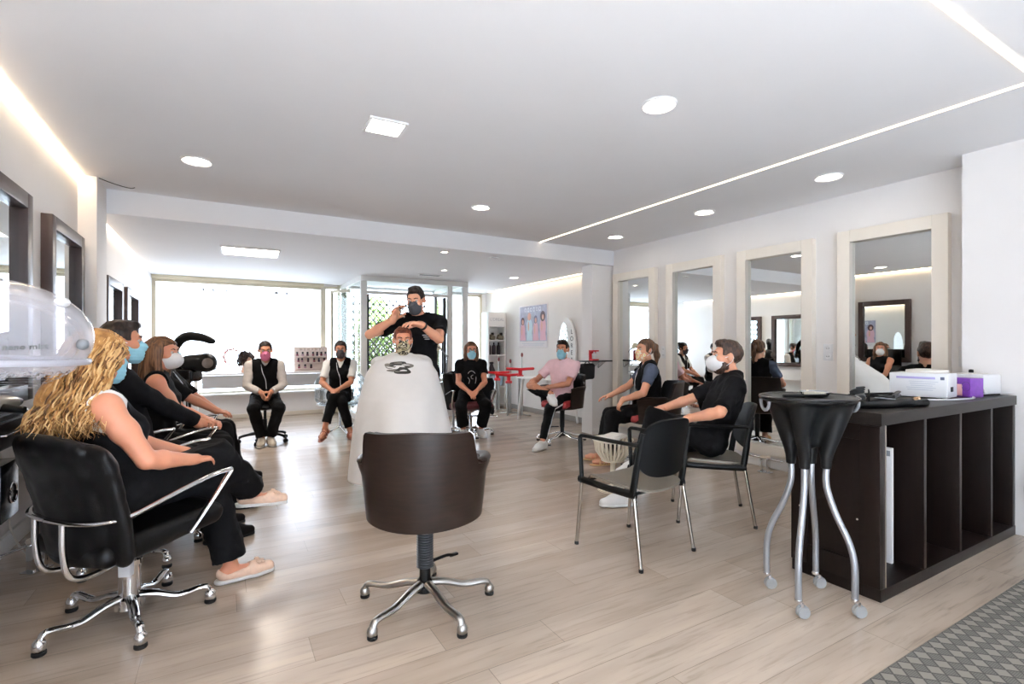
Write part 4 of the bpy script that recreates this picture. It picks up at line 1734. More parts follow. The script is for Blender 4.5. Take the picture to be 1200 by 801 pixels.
b.build('nozzle', BLACK_PLASTIC, t)
t = thing('wall_box', 'small glossy black box with a chrome ring on the wall under the console', 'box', (XL, 3.38, .40))
b = MB()
b.box((.045, 0, .14), (.086, .24, .28), .008)
b.build('body', BLACK_GLOSS, t)
b = MB()
b.tube([(.092, .03 + .05 * math.cos(k * PI / 10), .12 + .05 * math.sin(k * PI / 10)) for k in range(21)], .004, 8)
b.build('ring', CHROME, t)
b = MB()
b.tube(spline([(-1.0, 3.55, .72), (-.98, 3.62, .45), (-1.0, 3.72, .25), (-.97, 3.95, .012), (-.85, 4.1, .008), (-.74, 4.2, .008), (-.70, 4.13, .008), (-.75, 4.1, .008), (-.76, 4.18, .008)], 6), .0045, 8)
tag(b.build('cable', pbr('cable_white', rgb(220, 216, 210), .5)), 'pale cable trailing down from the console to the floor by the left wall', 'cable')

# nano mist steamer with clear hood
ST_C = Vector((-.735, 2.44, 1.285))
ax_ = Vector((.88, -.475, -.03)).normalized()
yz_ = Vector((0, 0, 1)).cross(ax_).normalized()
up_ = ax_.cross(yz_)
RS = Matrix((ax_, yz_, up_)).transposed()


def hood_mat():
    m = bpy.data.materials.new('milky_clear_plastic')
    m.use_nodes = True
    nt = m.node_tree
    nt.nodes.clear()
    N, L = nt.nodes, nt.links
    o = N.new('ShaderNodeOutputMaterial')
    tr_ = N.new('ShaderNodeBsdfTransparent')
    tr_.inputs[0].default_value = (.97, .97, .99, 1)
    pb = N.new('ShaderNodeBsdfPrincipled')
    pb.inputs['Base Color'].default_value = (.86, .87, .92, 1)
    pb.inputs['Roughness'].default_value = .12
    lw = N.new('ShaderNodeLayerWeight')
    lw.inputs[0].default_value = .35
    ma = N.new('ShaderNodeMath')
    ma.operation = 'MULTIPLY_ADD'
    ma.inputs[1].default_value = .40
    ma.inputs[2].default_value = .15
    mx = N.new('ShaderNodeMixShader')
    L.new(lw.outputs['Facing'], ma.inputs[0])
    L.new(ma.outputs[0], mx.inputs[0])
    L.new(tr_.outputs[0], mx.inputs[1])
    L.new(pb.outputs[0], mx.inputs[2])
    L.new(mx.outputs[0], o.inputs[0])
    return m


t = thing('hair_steamer', 'hair steamer with a big clear hood at the left edge', 'hair steamer', (-.80, 2.20, 0))
Mw = Matrix.Translation(Vector((.80, -2.20, 0)))
CLEAR = hood_mat()
s_ = SDF(.008)
s_.ell(ST_C, (.335, .26, .205), RS, k=.01)
s_.ell(ST_C + ax_ * .0 - up_ * .085, (.325, .257, .016), RS, k=.01)
s_.ell(ST_C - up_ * .01, (.322, .247, .192), RS, k=.004, mode='s')
s_.plane(ST_C - ax_ * .28, -ax_)
s_.build('hood', CLEAR, t, M=Mw)
b = MB()
P = []
for k in range(41):
    a = -2.2 + 4.4 * k / 40
    P.append(ST_C + ax_ * (.322 * math.cos(a)) + yz_ * (.254 * math.sin(a)) - up_ * .085)
b.tube(P, .007, 8, flat=(.6, 1.5), M=Mw)
b.build('rim_band', pbr('smoky_band', rgb(196, 196, 206), .2, alpha=.75), t)
b = MB()
b.ball(ST_C + ax_ * .35 - up_ * .02, (.02, .02, .02), 12, M=Mw)
b.build('knob', GREY_PLASTIC, t)
b = MB()
b.ball(ST_C + ax_ * .275 + up_ * .125, (.024, .024, .018), 12, M=Mw)
b.build('vent_cap', WHITE_PLASTIC, t)
n_ = Vector((.371, -.898, -.235)).normalized()
p_ = Vector((-.554, 2.187, 1.248)) + n_ * .007
tr = Vector((.067, .028, .003))
tr = (tr - n_ * tr.dot(n_)).normalized()
TM = Mw @ Matrix.Translation(p_) @ Matrix((tr, n_.cross(tr), n_)).transposed().to_4x4()
text_mesh('lettering', 'nano mist', .026, pbr('print_grey', rgb(84, 86, 84), .5), t, TM, spacing=1.05, bold=.0007)
b = MB()
b.tube([(0, 0, .04), (0, 0, 1.12), (.02, .12, 1.2)], .02, 14)
b.tube([(.02, .12, 1.2), (.06, .2, 1.24)], .03, 12)
b.build('stand', WHITE_PLASTIC, t)
b = MB()
for k in range(5):
    a = 2 * PI * k / 5
    b.tube([(0, 0, .06), (.16 * math.cos(a), .16 * math.sin(a), .03)], [.018, .012], 8)
    b.ball((.16 * math.cos(a), .16 * math.sin(a), .02), .02, 8)
b.build('base', WHITE_PLASTIC, t)

# black hair heater on a stand, behind the seated row
HX, HY = -.33, 6.5
t = thing('hair_heater', 'black hair heater with curved arms on a stand before the shop window', 'hair heater', (HX, HY, 0))
b = MB()
b.lathe([(.03, .05), (.025, .1), (.025, .85), (.05, .87), (.05, .92)], n=18)
b.build('stand', BLACK_PLASTIC, t)
star_base(t, 5, .28, .3, BLACK_PLASTIC, hub_z=.08)
s_ = SDF(.008)
u_ = Vector((.867, -.4985, 0))
s_.box(u_ * -.03 + Vector((0, 0, .93)), (.13, .1, .07), Matrix.Rotation(-.52, 3, 'Z'), .03)
s_.build('control_head', BLACK_GLOSS, t)
s_ = SDF(.008)
c_ = u_ * .10 + Vector((0, 0, 1.065))
s_.cap(c_ - u_ * .1, c_ + u_ * .07, .085, .10, k=.01)
s_.ell(c_ + u_ * .11, (.09, .1, .1), k=.03)
s_.build('lamp_pod', BLACK_PLASTIC, t)
b = MB()
b.lathe([(.05, 0), (.055, .012), (.03, .02), (0, .022)], c_ + u_ * .13 + Vector((-.02, -.085, -.0)), 20, axis=(.3, -.95, 0))
b.build('pod_ring', pbr('bronze_grey', rgb(104, 92, 84), .4, .4), t)
s_ = SDF(.008)
P = spline([u_ * -.16 + Vector((0, 0, 1.08)), u_ * -.14 + Vector((0, 0, 1.24)), u_ * -.04 + Vector((0, 0, 1.345)), u_ * .12 + Vector((0, 0, 1.345)), u_ * .26 + Vector((0, 0, 1.30))], 4)
for i in range(len(P) - 1):
    f = i / len(P)
    s_.cap(P[i], P[i + 1], .028 + .016 * math.sin(f * PI), .028 + .016 * math.sin((i + 1) / len(P) * PI), k=.02)
s_.build('upper_arm', BLACK_PLASTIC, t)
s_ = SDF(.008)
s_.ell(u_ * -.12 + Vector((0, .02, 1.07)), (.06, .09, .11), k=.02)
s_.build('side_pod', BLACK_GLOSS, t)

# ------------------------------------------------------------------ window table and what stands on it
t = thing('window_table', 'long white table with a grey front panel below the shop window', 'table', (.62, 9.6, 0))
b = MB()
b.box((0, 0, .785), (2.1, .42, .03), .006)
b.build('tabletop', WHITE_GLOSS, t)
b = MB()
b.box((.04, -.16, .66), (1.92, .02, .21), .003)
b.build('front_panel', pbr('panel_grey', rgb(186, 188, 192), .5), t)
for x in (-1.0, 1.0):
    b = MB()
    b.box((x, 0, .385), (.05, .36, .77), .006)
    b.build('leg', WHITE_GLOSS, t)

TZ = .80
t = thing('bottle_display', 'pale pink display board with rows of small bottles on the window table', 'display stand', (1.36, 9.58, TZ), facing(-.1, -1))
PINKB = pbr('pale_pink_board', rgb(238, 222, 214), .5)
b = MB()
b.box((0, -.04, .22), (.56, .02, .42), .004)
b.box((0, .02, .008), (.56, .16, .016), .004)
b.build('back_board', PINKB, t)
for zz in (.045, .155, .265):
    b = MB()
    b.box((0, .02, zz), (.54, .09, .012), .002)
    b.build('ledge', PINKB, t)
b = MB()
for k in range(10):
    b = MB()
    b.box((-.2 + k * .042 + .01 * (k % 3), -.028, .385), (.024, .004, .03 + .008 * (k % 2)), .002)
    b.build('header_glyph', pbr('header_print', rgb(206, 188, 176), .5), t)
b = MB()
b.tube(spline([(-.06, -.03, .43), (-.07, -.03, .47), (-.03, -.03, .465), (0, -.03, .45), (.03, -.03, .43)], 4), .006, 6)
b.build('header_ornament', pbr('sage', rgb(176, 192, 180), .5), t)
BOT = pbr('bottle_black', rgb(24, 18, 20), .3)
tints = [rgb(130, 60, 80), rgb(196, 160, 170), rgb(90, 50, 60), rgb(170, 110, 120), rgb(60, 40, 70)]
fb = facing(-.1, -1)
Rb = Matrix.Rotation(fb, 4, 'Z')
proto = {}
rows = ((.271, [-.23, -.14, -.06, .03, .10, .17, .24], 'top'), (.161, [-.21, -.15, -.05, .05, .13, .22], 'middle'), (.051, [-.2, -.1, .0], 'bottom'))
ordn = ['first', 'second', 'third', 'fourth', 'fifth', 'sixth', 'seventh']
for zz, xs, nm in rows:
    for i, x in enumerate(xs):
        p = Matrix.Translation((1.36, 9.58, TZ)) @ Rb @ Vector((-x, .02, zz))
        lab = 'small black capped polish bottle, %s from the left end of the %s display row' % (ordn[i], nm)
        key = i % 5
        if key not in proto:
            q = thing('polish_bottle', lab, 'bottle', p, 0, 'small bottles on the pink display board')
            b = MB()
            b.lathe([(.017, 0), (.019, .003), (.019, .03), (.008, .038)], n=14)
            b.build('bottle', pbr('polish_%d' % key, tints[key], .2), q)
            b = MB()
            b.lathe([(.014, .036), (.017, .04), (.015, .072), (0, .074)], n=14)
            b.build('cap', BOT, q)
            proto[key] = q
        else:
            q = copy_tree(proto[key])
            q.location = p
            q['label'] = lab

# curly-haired training head
t = thing('mannequin_head', 'training head with curly dark hair standing on the window table', 'mannequin head', (.33, 9.52, TZ + .006), facing(.75, -.65))
s_ = SDF(.008)
s_.ell((0, 0, .2), (.07, .09, .095))
s_.ell((0, .03, .14), (.052, .06, .07), k=.03)
s_.cap((0, .09, .18), (0, .105, .155), .008, .012, k=.01)
s_.cap((0, -.015, .12), (0, -.02, .02), .045, .05, k=.02)
s_.cap((0, -.02, .03), (0, -.02, .0), .06, .075, k=.02, flat_b=True)
s_.build('head', pbr('mannequin_skin', rgb(226, 182, 158), .5), t)
random.seed(11)
b = MB()
for k in range(170):
    a, e = random.uniform(0, 2 * PI), math.asin(random.uniform(-.75, 1))
    d_ = Vector((math.cos(e) * math.cos(a), math.cos(e) * math.sin(a), math.sin(e)))
    if d_.y > .55 and d_.z < .25:
        continue
    p = Vector((d_.x * .09, d_.y * .105 - .012, .21 + d_.z * .105))
    tw = Vector((random.uniform(-1, 1), random.uniform(-1, 1), random.uniform(-1, 1))).cross(d_).normalized()
    bw = d_.cross(tw)
    b.tube([p + d_ * (.006 * q) + tw * (.02 * math.cos(q * .9)) + bw * (.02 * math.sin(q * .9)) for q in range(9)], [.004] + [.0075] * 7 + [.003], 5)
b.ball((0, -.015, .215), (.085, .098, .098), 14)
b.build('hair', strand_mat('curl_brown', rgb(34, 24, 22), rgb(78, 54, 44), (30, 30, 30)), t)

t = thing('hoop_ornament', 'pink flowered hoop ornament standing on the window table', 'ornament', (.13, 9.62, TZ), 0)
b = MB()
P = [(.13 * math.cos(a), 0, .26 + .13 * math.sin(a)) for a in [math.radians(60 + k * 10) for k in range(20)]]
b.tube(P, .006, 6)
b.tube([P[-1], (.0, 0, .1), (0, 0, .0)], .005, 6)
b.lathe([(.05, 0), (.05, .01), (0, .014)], n=18)
b.build('hoop', pbr('hoop_white', rgb(236, 226, 222), .5), t)
b = MB()
random.seed(3)
for k, p in enumerate(P):
    b.ball(Vector(p) + Vector((random.uniform(-.012, .012), random.uniform(-.01, .01), random.uniform(-.012, .012))), random.uniform(.012, .022), 8, mi=k % 2)
b.build('flowers', [pbr('dusty_pink', rgb(196, 132, 128), .7), pbr('pale_rose', rgb(232, 200, 194), .7)], t)
t = thing('glass_dish', 'shallow clear dish on a foot on the window table', 'dish', (-.13, 9.58, TZ))
b = MB()
b.lathe([(.05, 0), (.05, .006), (.012, .012), (.012, .05), (.1, .07), (.12, .085), (.115, .085), (.01, .058), (0, .058)], n=26)
b.build('bowl', clear_glass('dish_glass', (.85, .9, .9, 1), .12), t)
b = MB()
b.lathe([(.115, .083), (.123, .086), (.12, .09), (.114, .087)], n=26)
b.build('rim', pbr('dish_rim', rgb(170, 190, 186), .2), t)

# ------------------------------------------------------------------ back right: shelf tower, poster, oval mirror, stands
t = thing('shelf_tower', 'narrow white product shelf tower standing in the back right corner', 'shelf', (4.80, 9.1, 0), PI / 2)
SX, SY, SH = .3, .40, 1.93
for s in (-1, 1):
    b = MB()
    b.box((0, s * (SY / 2 - .012), SH / 2), (SX, .024, SH), .003)
    b.build('side_panel', WHITE_GLOSS, t)
b = MB()
b.box((SX / 2 - .01, 0, SH / 2), (.02, SY - .05, SH - .02))
b.build('back_panel', WHITE_GLOSS, t)
b = MB()
b.box((-.02, 0, SH - .14), (SX - .04, SY - .05, .27), .003)
b.build('header', WHITE_GLOSS, t)
HM = Matrix.Translation((-SX / 2 - .002, 0, SH - .15)) @ Matrix(((0, 0, -1), (-1, 0, 0), (0, 1, 0))).to_4x4()
text_mesh('header_lettering', "L'OREAL", .085, pbr('faint_grey', rgb(190, 190, 196), .5), t, HM)
for zz in (.06, .42, .72, 1.06, 1.36, SH - .285):
    b = MB()
    b.box((-.005, 0, zz), (SX - .02, SY - .05, .022), .003)
    b.build('shelf_board', WHITE_GLOSS, t)
BPK = pbr('dark_pack', rgb(52, 44, 50), .4)
GPK = pbr('olive_pack', rgb(112, 108, 92), .4)


def product(kind, x, y, z, rz, label):
    q = thing(kind, label, 'product', (4.80 + (y - 9.2), 9.1 - .06, z), rz, 'products on the white shelf tower')
    b = MB()
    if kind == 'pump_bottle':
        b.lathe([(.034, 0), (.038, .01), (.038, .17), (.02, .2), (.012, .205)], n=16)
        b.build('bottle', BPK, q)
        b = MB()
        b.lathe([(.012, .2), (.016, .21), (.016, .245), (0, .25)], n=12)
        b.build('cap', BOT, q)
    elif kind == 'cone_jar':
        b.lathe([(.075, 0), (.075, .02), (.04, .1), (.03, .16)], n=18)
        b.build('jar', BPK, q)
        b = MB()
        b.lathe([(.04, .155), (.042, .19), (0, .195)], n=14)
        b.build('lid', BOT, q)
    else:
        b.box((0, 0, .05), (.12, .09, .09), .006, rot=Matrix.Rotation(.35, 4, 'Y'))
        b.build('carton', GPK, q)
        b = MB()
        b.box((.0, -.03, .12), (.05, .04, .05), .004)
        b.build('lid', BOT, q)


SXF = 4.83 - .06
product('pack_carton', SXF, 9.32, 1.372, 0, 'dark carton pack on the upper open shelf, nearest the window')
product('pack_carton', SXF, 9.12, 1.372, .3, 'tilted olive carton pack on the upper open shelf, nearest the poster')
product('pump_bottle', SXF, 9.28, 1.072, 0, 'tall dark bottle on the middle shelf of the tower, nearest the window')
product('pump_bottle', SXF, 9.17, 1.072, 0, 'tall dark bottle in the middle of the middle tower shelf')
product('pump_bottle', SXF, 9.06, 1.072, 0, 'tall dark bottle on the middle shelf of the tower, nearest the poster')
product('cone_jar', SXF, 9.12, .732, 0, 'black cone shaped jar on the lower tower shelf')
t = thing('blue_bag', 'pale blue plastic bag standing on the lowest tower shelf', 'bag', (4.80, 9.04, .43))
s_ = SDF(.01)
s_.box((0, 0, .11), (.15, .08, .11), rnd=.05)
s_.displace(lambda x, y, z: .012 * wob(x, y, z, 16))
s_.plane((0, 0, .002), (0, 0, -1))
s_.build('bag_body', pbr('pale_blue', rgb(176, 204, 226), .5), t)

# poster
t = thing('wall_poster', 'lavender poster of four posing figures on the back right wall', 'poster', (XB - .004, 7.95, 1.62), PI / 2)
b = MB()
b.box((0, .002, 0), (1.0, .004, .8), .001)
b.build('paper', pbr('poster_paper', rgb(236, 230, 232), .45), t)
b = MB()
b.box((0, .0045, .05), (.94, .002, .66))
b.build('printed_ground', pbr('poster_ground', rgb(168, 168, 190), .45, noise=.25, nscale=9), t)
PKM = [pbr('poster_pink', rgb(226, 176, 190), .5), pbr('poster_pale', rgb(205, 222, 232), .5), pbr('poster_skin', rgb(222, 170, 152), .5),
       pbr('poster_hair', rgb(84, 56, 62), .5), pbr('poster_dark', rgb(110, 100, 128), .5)]
figs = [(.36, .0, 0, 3), (.12, .08, 1, 2), (-.1, .02, 0, 4), (-.34, .07, 0, 3)]
for i, (fx, fz, dm, hm) in enumerate(figs):
    b = MB()

    def disc(cx, cz, rx, rz, mi, y):
        b.lathe([(0, 0), (1, 0), (1, .001), (0, .001)], n=22, mi=mi, M=Matrix.Translation((cx, y, cz)) @ Matrix.Rotation(-PI / 2, 4, 'X') @ Matrix.Diagonal((rx, rz, 1, 1)))
    disc(fx, -.1 + fz, .085 + .02 * (i % 2), .17, dm, .006)
    b.prism([(fx - .11, -.27), (fx + .1, -.27), (fx + .06, fz - .02), (fx - .06, fz - .02)], 0, .001, dm, Matrix.Translation((0, .0075, 0)) @ Matrix.Rotation(PI / 2, 4, 'X'))
    disc(fx, .1 + fz, .06 + .02 * (i == 3), .075 + .02 * (i == 3), hm, .008)
    disc(fx - .008, .085 + fz, .034, .048, 2, .0095)
    disc(fx + .03, -.08 + fz, .022, .09, 2, .0095)
    b.build('printed_figure', PKM, t)
b = MB()
for k, w in enumerate((.07, .05, .075, .04, .06, .07)):
    x = -.26 + k * .1
    b.box((-x, .0055, .31), (w, .001, .07 + .015 * (k % 2)), .0004)
    b.box((-x, .0062, .31), (w * .45, .001, .035), .0003, mi=1)
b.build('title_print', [pbr('title_white', rgb(222, 224, 234), .5), pbr('poster_ground2', rgb(160, 160, 184), .5)], t)
b = MB()
for k in range(2):
    b.box((.0, .0047, -.325 - .03 * k), (.78 - .1 * k, .001, .008))
b.build('caption_print', pbr('caption_grey', rgb(186, 190, 204), .5), t)

# oval mirror board with vertical lettering
t = thing('oval_mirror', 'tall white oval mirror board with vertical black letters behind the man in pink', 'mirror', (XB - .03, 6.82, .62), PI / 2)


def oval(rx, rz, n=48):
    return [(rx * math.cos(2 * PI * k / n) * (1 if True else 0), rz * math.sin(2 * PI * k / n)) for k in range(n)]


RX_ = Matrix.Translation((0, 0, .55)) @ Matrix.Rotation(PI / 2, 4, 'X')
b = MB()
b.prism(oval(.25, .55), -.03, .0, M=RX_)
b.build('board', WHITE_GLOSS, t)
b = MB()
b.prism([(x + .07, z) for x, z in oval(.13, .47)], -.034, -.029, M=RX_)
b.build('mirror_glass', MIRROR, t)
LM = pbr('letter_black', rgb(40, 38, 40), .5)
for k, ch in enumerate('LOREAL'):
    M_ = Matrix.Translation((-.155, .0345, .86 - .115 * k)) @ Matrix(((-1, 0, 0), (0, 0, 1), (0, 1, 0))).to_4x4()
    text_mesh('letter', ch, .105, LM, t, M_)

# red-headed clamp stands
def red_stand(y, x, h, arm, label):
    t = thing('red_stand', label, 'stand', (x, y, 0), math.radians(-30), 'red headed chrome stands by the poster wall')
    b = MB()
    for s in (-1, 1):
        b.tube([(s * .028, 0, .02), (s * .028, 0, h - .12)], .02, 12)
    b.tube([(0, .02, .02), (0, .03, h - .12)], .016, 12)
    b.build('column', STEEL, t)
    b = MB()
    b.tube([(0, 0, h - .14), (0, 0, h - .02)], .035, 14)
    b.box((0, 0, h - .13), (.12, .08, .05), .012)
    b.build('clamp', RED_LACQ, t)
    b = MB()
    b.tube(spline([(-arm, 0, h + .01), (-arm * .5, 0, h + .002), (0, 0, h - .006), (arm * .5, 0, h + .002), (arm, 0, h + .01)], 4), [.02] + [.032] * 15 + [.02], 10, flat=(1.2, .8))
    b.tube([(0, 0, h - .06), (0, 0, h)], [.03, .05], 12)
    b.build('crossbar', RED_LACQ, t)
    b = MB()
    b.tube([(.03, 0, h), (.03, 0, h + .24)], .008, 8)
    b.ball((.03, 0, h + .25), (.022, .022, .04), 10, mi=1)
    b.build('pin', [STEEL, pbr('dark_red', rgb(120, 50, 52), .4)], t)
    for k in range(3):
        a = 2 * PI * k / 3 + .4
        b = MB()
        b.tube([(0, 0, .04), (.2 * math.cos(a), .2 * math.sin(a), .012)], .012, 8)
        b.build('leg', STEEL, t)


red_stand(8.48, 4.55, .74, .27, 'red headed chrome stand nearest the white shelf tower')
red_stand(7.98, 4.52, .72, .25, 'red headed chrome stand in the middle of the three')
red_stand(7.62, 4.55, .84, .25, 'taller red headed chrome stand nearest the white table')

t = thing('white_table', 'white table with splayed legs against the wall behind the man in pink', 'table', (4.67, 6.95, 0))
b = MB()
b.box((0, 0, .71), (.64, .95, .03), .008)
b.build('tabletop', WHITE_GLOSS, t)
for sx_ in (-1, 1):
    for sy_ in (-1, 1):
        b = MB()
        b.tube([(sx_ * .24, sy_ * .38, .695), (sx_ * .29, sy_ * .45, .0)], [.028, .018], 10)
        b.build('leg', WHITE_GLOSS, t)

# wall shelf on the pillar with a red dispenser and a black bag
t = thing('pillar_shelf', 'thin dark shelf on the corner pillar behind the man in pink', 'shelf', (4.44, 5.45, 1.03))
b = MB()
b.box((0, 0, .01), (.5, .2, .018), .004)
b.build('board', pbr('shelf_dark', rgb(70, 72, 74), .2), t)
for x in (.06, .16):
    b = MB()
    b.tube([(x, .1, .0), (x, .1, -.09), ], .006, 6)
    b.tube([(x, .1, -.09), (x, -.05, .0)], .005, 6)
    b.build('bracket', STEEL, t)
t = thing('red_dispenser', 'red and white dispenser standing on the dark pillar shelf', 'dispenser', (4.43, 5.44, 1.049))
b = MB()
b.box((0, .03, .07), (.11, .03, .14), .006)
b.box((0, 0, .132), (.11, .09, .018), .005)
b.box((0, 0, .009), (.11, .09, .018), .005)
b.build('holder', RED_LACQ, t)
b = MB()
b.lathe([(.028, .02), (.032, .025), (.032, .09), (.012, .105), (.012, .12)], (0, -.01, 0), 16)
b.build('bottle', WHITE_PLASTIC, t)
t = thing('hanging_bag', 'black bag hanging below the dark pillar shelf', 'bag', (4.30, 5.42, .78))
s_ = SDF(.008)
s_.box((0, 0, .12), (.11, .05, .11), rnd=.04)
s_.displace(lambda x, y, z: .008 * wob(x, y, z, 22))
s_.build('bag_body', pbr('black_cloth_rough', rgb(22, 22, 24), .9), t)
b = MB()
b.tube(spline([(-.06, 0, .2), (-.02, 0, .25), (.02, 0, .25), (.06, 0, .2)], 4), .007, 6)
b.build('strap', BLACK_LEATHER, t)

# white manicure desk with lamp
t = thing('manicure_desk', 'white manicure desk with grey modesty panel behind the stylist', 'desk', (2.72, 7.2, 0), .1)
b = MB()
b.box((0, 0, .73), (.72, .42, .035), .01)
b.build('desktop', WHITE_GLOSS, t)
b = MB()
b.box((0, -.16, .49), (.6, .02, .43), .006)
b.build('front_panel', pbr('panel_grey', rgb(186, 188, 192), .5), t)
for s in (-1, 1):
    b = MB()
    b.tube([(s * .3, -.15, .715), (s * .31, -.15, .0)], .017, 10)
    b.tube([(s * .3, .17, .715), (s * .31, .17, .0)], .017, 10)
    b.build('leg', SILVER, t)
t = thing('desk_lamp', 'jointed grey desk lamp with cream head on the manicure desk', 'lamp', (2.98, 7.22, .748), 0)
b = MB()
b.lathe([(.06, 0), (.06, .015), (.02, .025)], n=20)
b.build('base', GREY_PLASTIC, t)
b = MB()
b.tube([(0, 0, .02), (0.02, 0, .34)], .012, 10)
b.tube([(.02, 0, .34), (-.16, 0, .52)], .011, 10)
b.ball((.02, 0, .34), .02, 10)
b.build('arm', GREY_PLASTIC, t)
b = MB()
b.lathe([(.03, .0), (.05, -.03), (.1, -.1), (.092, -.1), (.045, -.03), (0, -.01)], (-.17, 0, .56), 24, axis=(.2, .3, 1))
b.build('lamp_shade', pbr('cream_shade', rgb(226, 214, 186), .5), t)
t = thing('black_stool', 'small black stool with chrome legs in front of the manicure desk', 'stool', (2.40, 6.62, 0))
s_ = SDF(.01)
s_.ell((0, 0, .49), (.16, .16, .04))
s_.build('seat', BLACK_LEATHER, t)
for k in range(4):
    a = PI / 4 + k * PI / 2
    b = MB()
    b.tube([(.1 * math.cos(a), .1 * math.sin(a), .47), (.17 * math.cos(a), .17 * math.sin(a), 0)], .009, 8)
    b.build('leg', CHROME, t)

# white slotted basket on a stem between the chairs on the right
t = thing('slotted_basket', 'white slotted basket on a stem behind the empty stacking chair', 'basket', (2.93, 3.34, 0))
b = MB()
for k in range(26):
    a = 2 * PI * k / 26
    c, s = math.cos(a), math.sin(a)
    b.tube([(.16 * c, .16 * s, .435), (.145 * c, .145 * s, .34), (.09 * c, .09 * s, .27)], .009, 6)
for r, z in ((.165, .44), (.09, .265)):
    b.tube([(r * math.cos(2 * PI * k / 30), r * math.sin(2 * PI * k / 30), z) for k in range(31)], .012, 8, caps=False)
b.lathe([(0, .262), (.09, .262), (.09, .272), (0, .272)], n=26)
b.build('basket_body', pbr('ivory_plastic', rgb(226, 218, 200), .4), t)
b = MB()
b.lathe([(.13, 0), (.13, .012), (.03, .03), (.022, .05), (.022, .26), (.05, .265)], n=24)
b.build('stem', pbr('ivory_plastic', rgb(226, 218, 200), .4), t)
t = thing('folded_towel', 'folded white towel lying on the slotted basket', 'towel', (2.93, 3.34, .446), .4)
b = MB()
b.box((0, 0, .01), (.26, .16, .02), .008)
b.box((.01, .0, .026), (.22, .14, .014), .006)
b.build('cloth', pbr('towel_white', rgb(238, 234, 228), .9, bump=.2, bscale=300), t)
# ------------------------------------------------------------------ people
def skin(name, r, g, b):
    m = pbr(name, rgb(r, g, b), .5, noise=.04, nscale=18)
    bs = m.node_tree.nodes['Principled BSDF']
    bs.inputs['Subsurface Weight'].default_value = .12
    bs.inputs['Subsurface Radius'].default_value = (.012, .005, .003)
    return m


SK_A = skin('skin_fair', 212, 152, 122)
SK_B = skin('skin_tan', 192, 130, 100)
SK_C = skin('skin_rosy', 208, 142, 112)
BLACKC = pbr('black_cotton', rgb(12, 12, 14), .9, noise=.12, nscale=12, bump=.15, bscale=160, spec=.2)
BLACKT = pbr('black_trouser', rgb(11, 11, 13), .85, noise=.15, nscale=9, bump=.12, bscale=140, spec=.2)
GREYC = pbr('grey_knit', rgb(190, 182, 176), .9, noise=.1, nscale=22, bump=.2, bscale=200)
SLATE = pbr('slate_cotton', rgb(74, 82, 100), .9, noise=.1, nscale=18)
PINKC = pbr('pink_cotton', rgb(238, 200, 206), .9, noise=.05, nscale=14, bump=.1, bscale=160)
WHITEC = pbr('white_cotton', rgb(228, 226, 222), .9, noise=.04, nscale=14)
M_BLUE = pbr('mask_blue', rgb(150, 205, 222), .8, noise=.05, nscale=30)
M_WHITE = pbr('mask_white', rgb(236, 236, 236), .8, noise=.03, nscale=30)
M_GREY = pbr('mask_grey', rgb(72, 74, 78), .85, noise=.06, nscale=30)
M_PINK = pbr('mask_pink', rgb(214, 118, 150), .85, noise=.08, nscale=30)
M_DARKP = patch_mat('mask_dark_print', [rgb(52, 46, 52), rgb(96, 88, 92), rgb(40, 36, 42), rgb(120, 108, 110)], 55)
M_CAMO = patch_mat('mask_camo', [rgb(86, 80, 52), rgb(190, 176, 140), rgb(52, 46, 38), rgb(214, 204, 176)], 28)
M_FLOR = patch_mat('mask_floral', [rgb(238, 214, 120), rgb(240, 232, 214), rgb(226, 150, 110), rgb(236, 222, 170)], 42)
STRAP = pbr('mask_strap', rgb(230, 232, 234), .7)
STRAPK = pbr('mask_strap_dark', rgb(50, 50, 52), .7)
SHOE_W = pbr('white_shoe', rgb(236, 235, 232), .5, noise=.03, nscale=20)
SOLE_W = pbr('shoe_sole', rgb(206, 202, 194), .6)
SHOE_P = pbr('blush_shoe', rgb(230, 196, 172), .7, noise=.08, nscale=40)
SANDAL = pbr('sandal_brown', rgb(150, 92, 74), .5)
SANDAL_P = pbr('sandal_gold', rgb(206, 168, 120), .5)
SHOE_B = pbr('beige_shoe', rgb(206, 194, 176), .6, noise=.06, nscale=30)
EYE_M = [pbr('eye_white', rgb(196, 188, 182), .25), pbr('eye_iris', rgb(58, 40, 32), .15)]
BROW = pbr('brow_dark', rgb(52, 38, 32), .8)
H_DARK = strand_mat('hair_dark', rgb(24, 19, 18), rgb(52, 40, 34), (50, 50, 20))
H_DKB = strand_mat('hair_dark_brown', rgb(38, 28, 24), rgb(84, 62, 50), (70, 70, 30))
H_BROWN = strand_mat('hair_brown', rgb(58, 40, 30), rgb(112, 80, 58), (70, 70, 5))
H_RED = strand_mat('hair_auburn', rgb(74, 36, 26), rgb(124, 66, 46), (50, 50, 20))
H_BLOND = [strand_mat('hair_blond_light', rgb(190, 146, 92), rgb(222, 184, 132), (25, 25, 25)),
           strand_mat('hair_blond_mid', rgb(140, 96, 52), rgb(186, 138, 82), (25, 25, 25)),
           strand_mat('hair_blond_dark', rgb(80, 52, 30), rgb(130, 88, 50), (25, 25, 25))]
H_CHEST = strand_mat('hair_chestnut', rgb(70, 46, 32), rgb(128, 90, 62), (70, 70, 5))


def ik(a, c, l1, l2, pole):
    a, c, pole = Vector(a), Vector(c), Vector(pole)
    d = c - a
    L = d.length
    if L > (l1 + l2) * .999:
        c = a + d * ((l1 + l2) * .999 / L)
        d = c - a
        L = d.length
    x = (l1 * l1 - l2 * l2 + L * L) / (2 * L)
    h = math.sqrt(max(0, l1 * l1 - x * x))
    n = d / L
    p = pole - n * pole.dot(n)
    p.normalize()
    return a + n * x + p * h, c


def frame(x, y, z):
    return Matrix((x, y, z)).transposed()


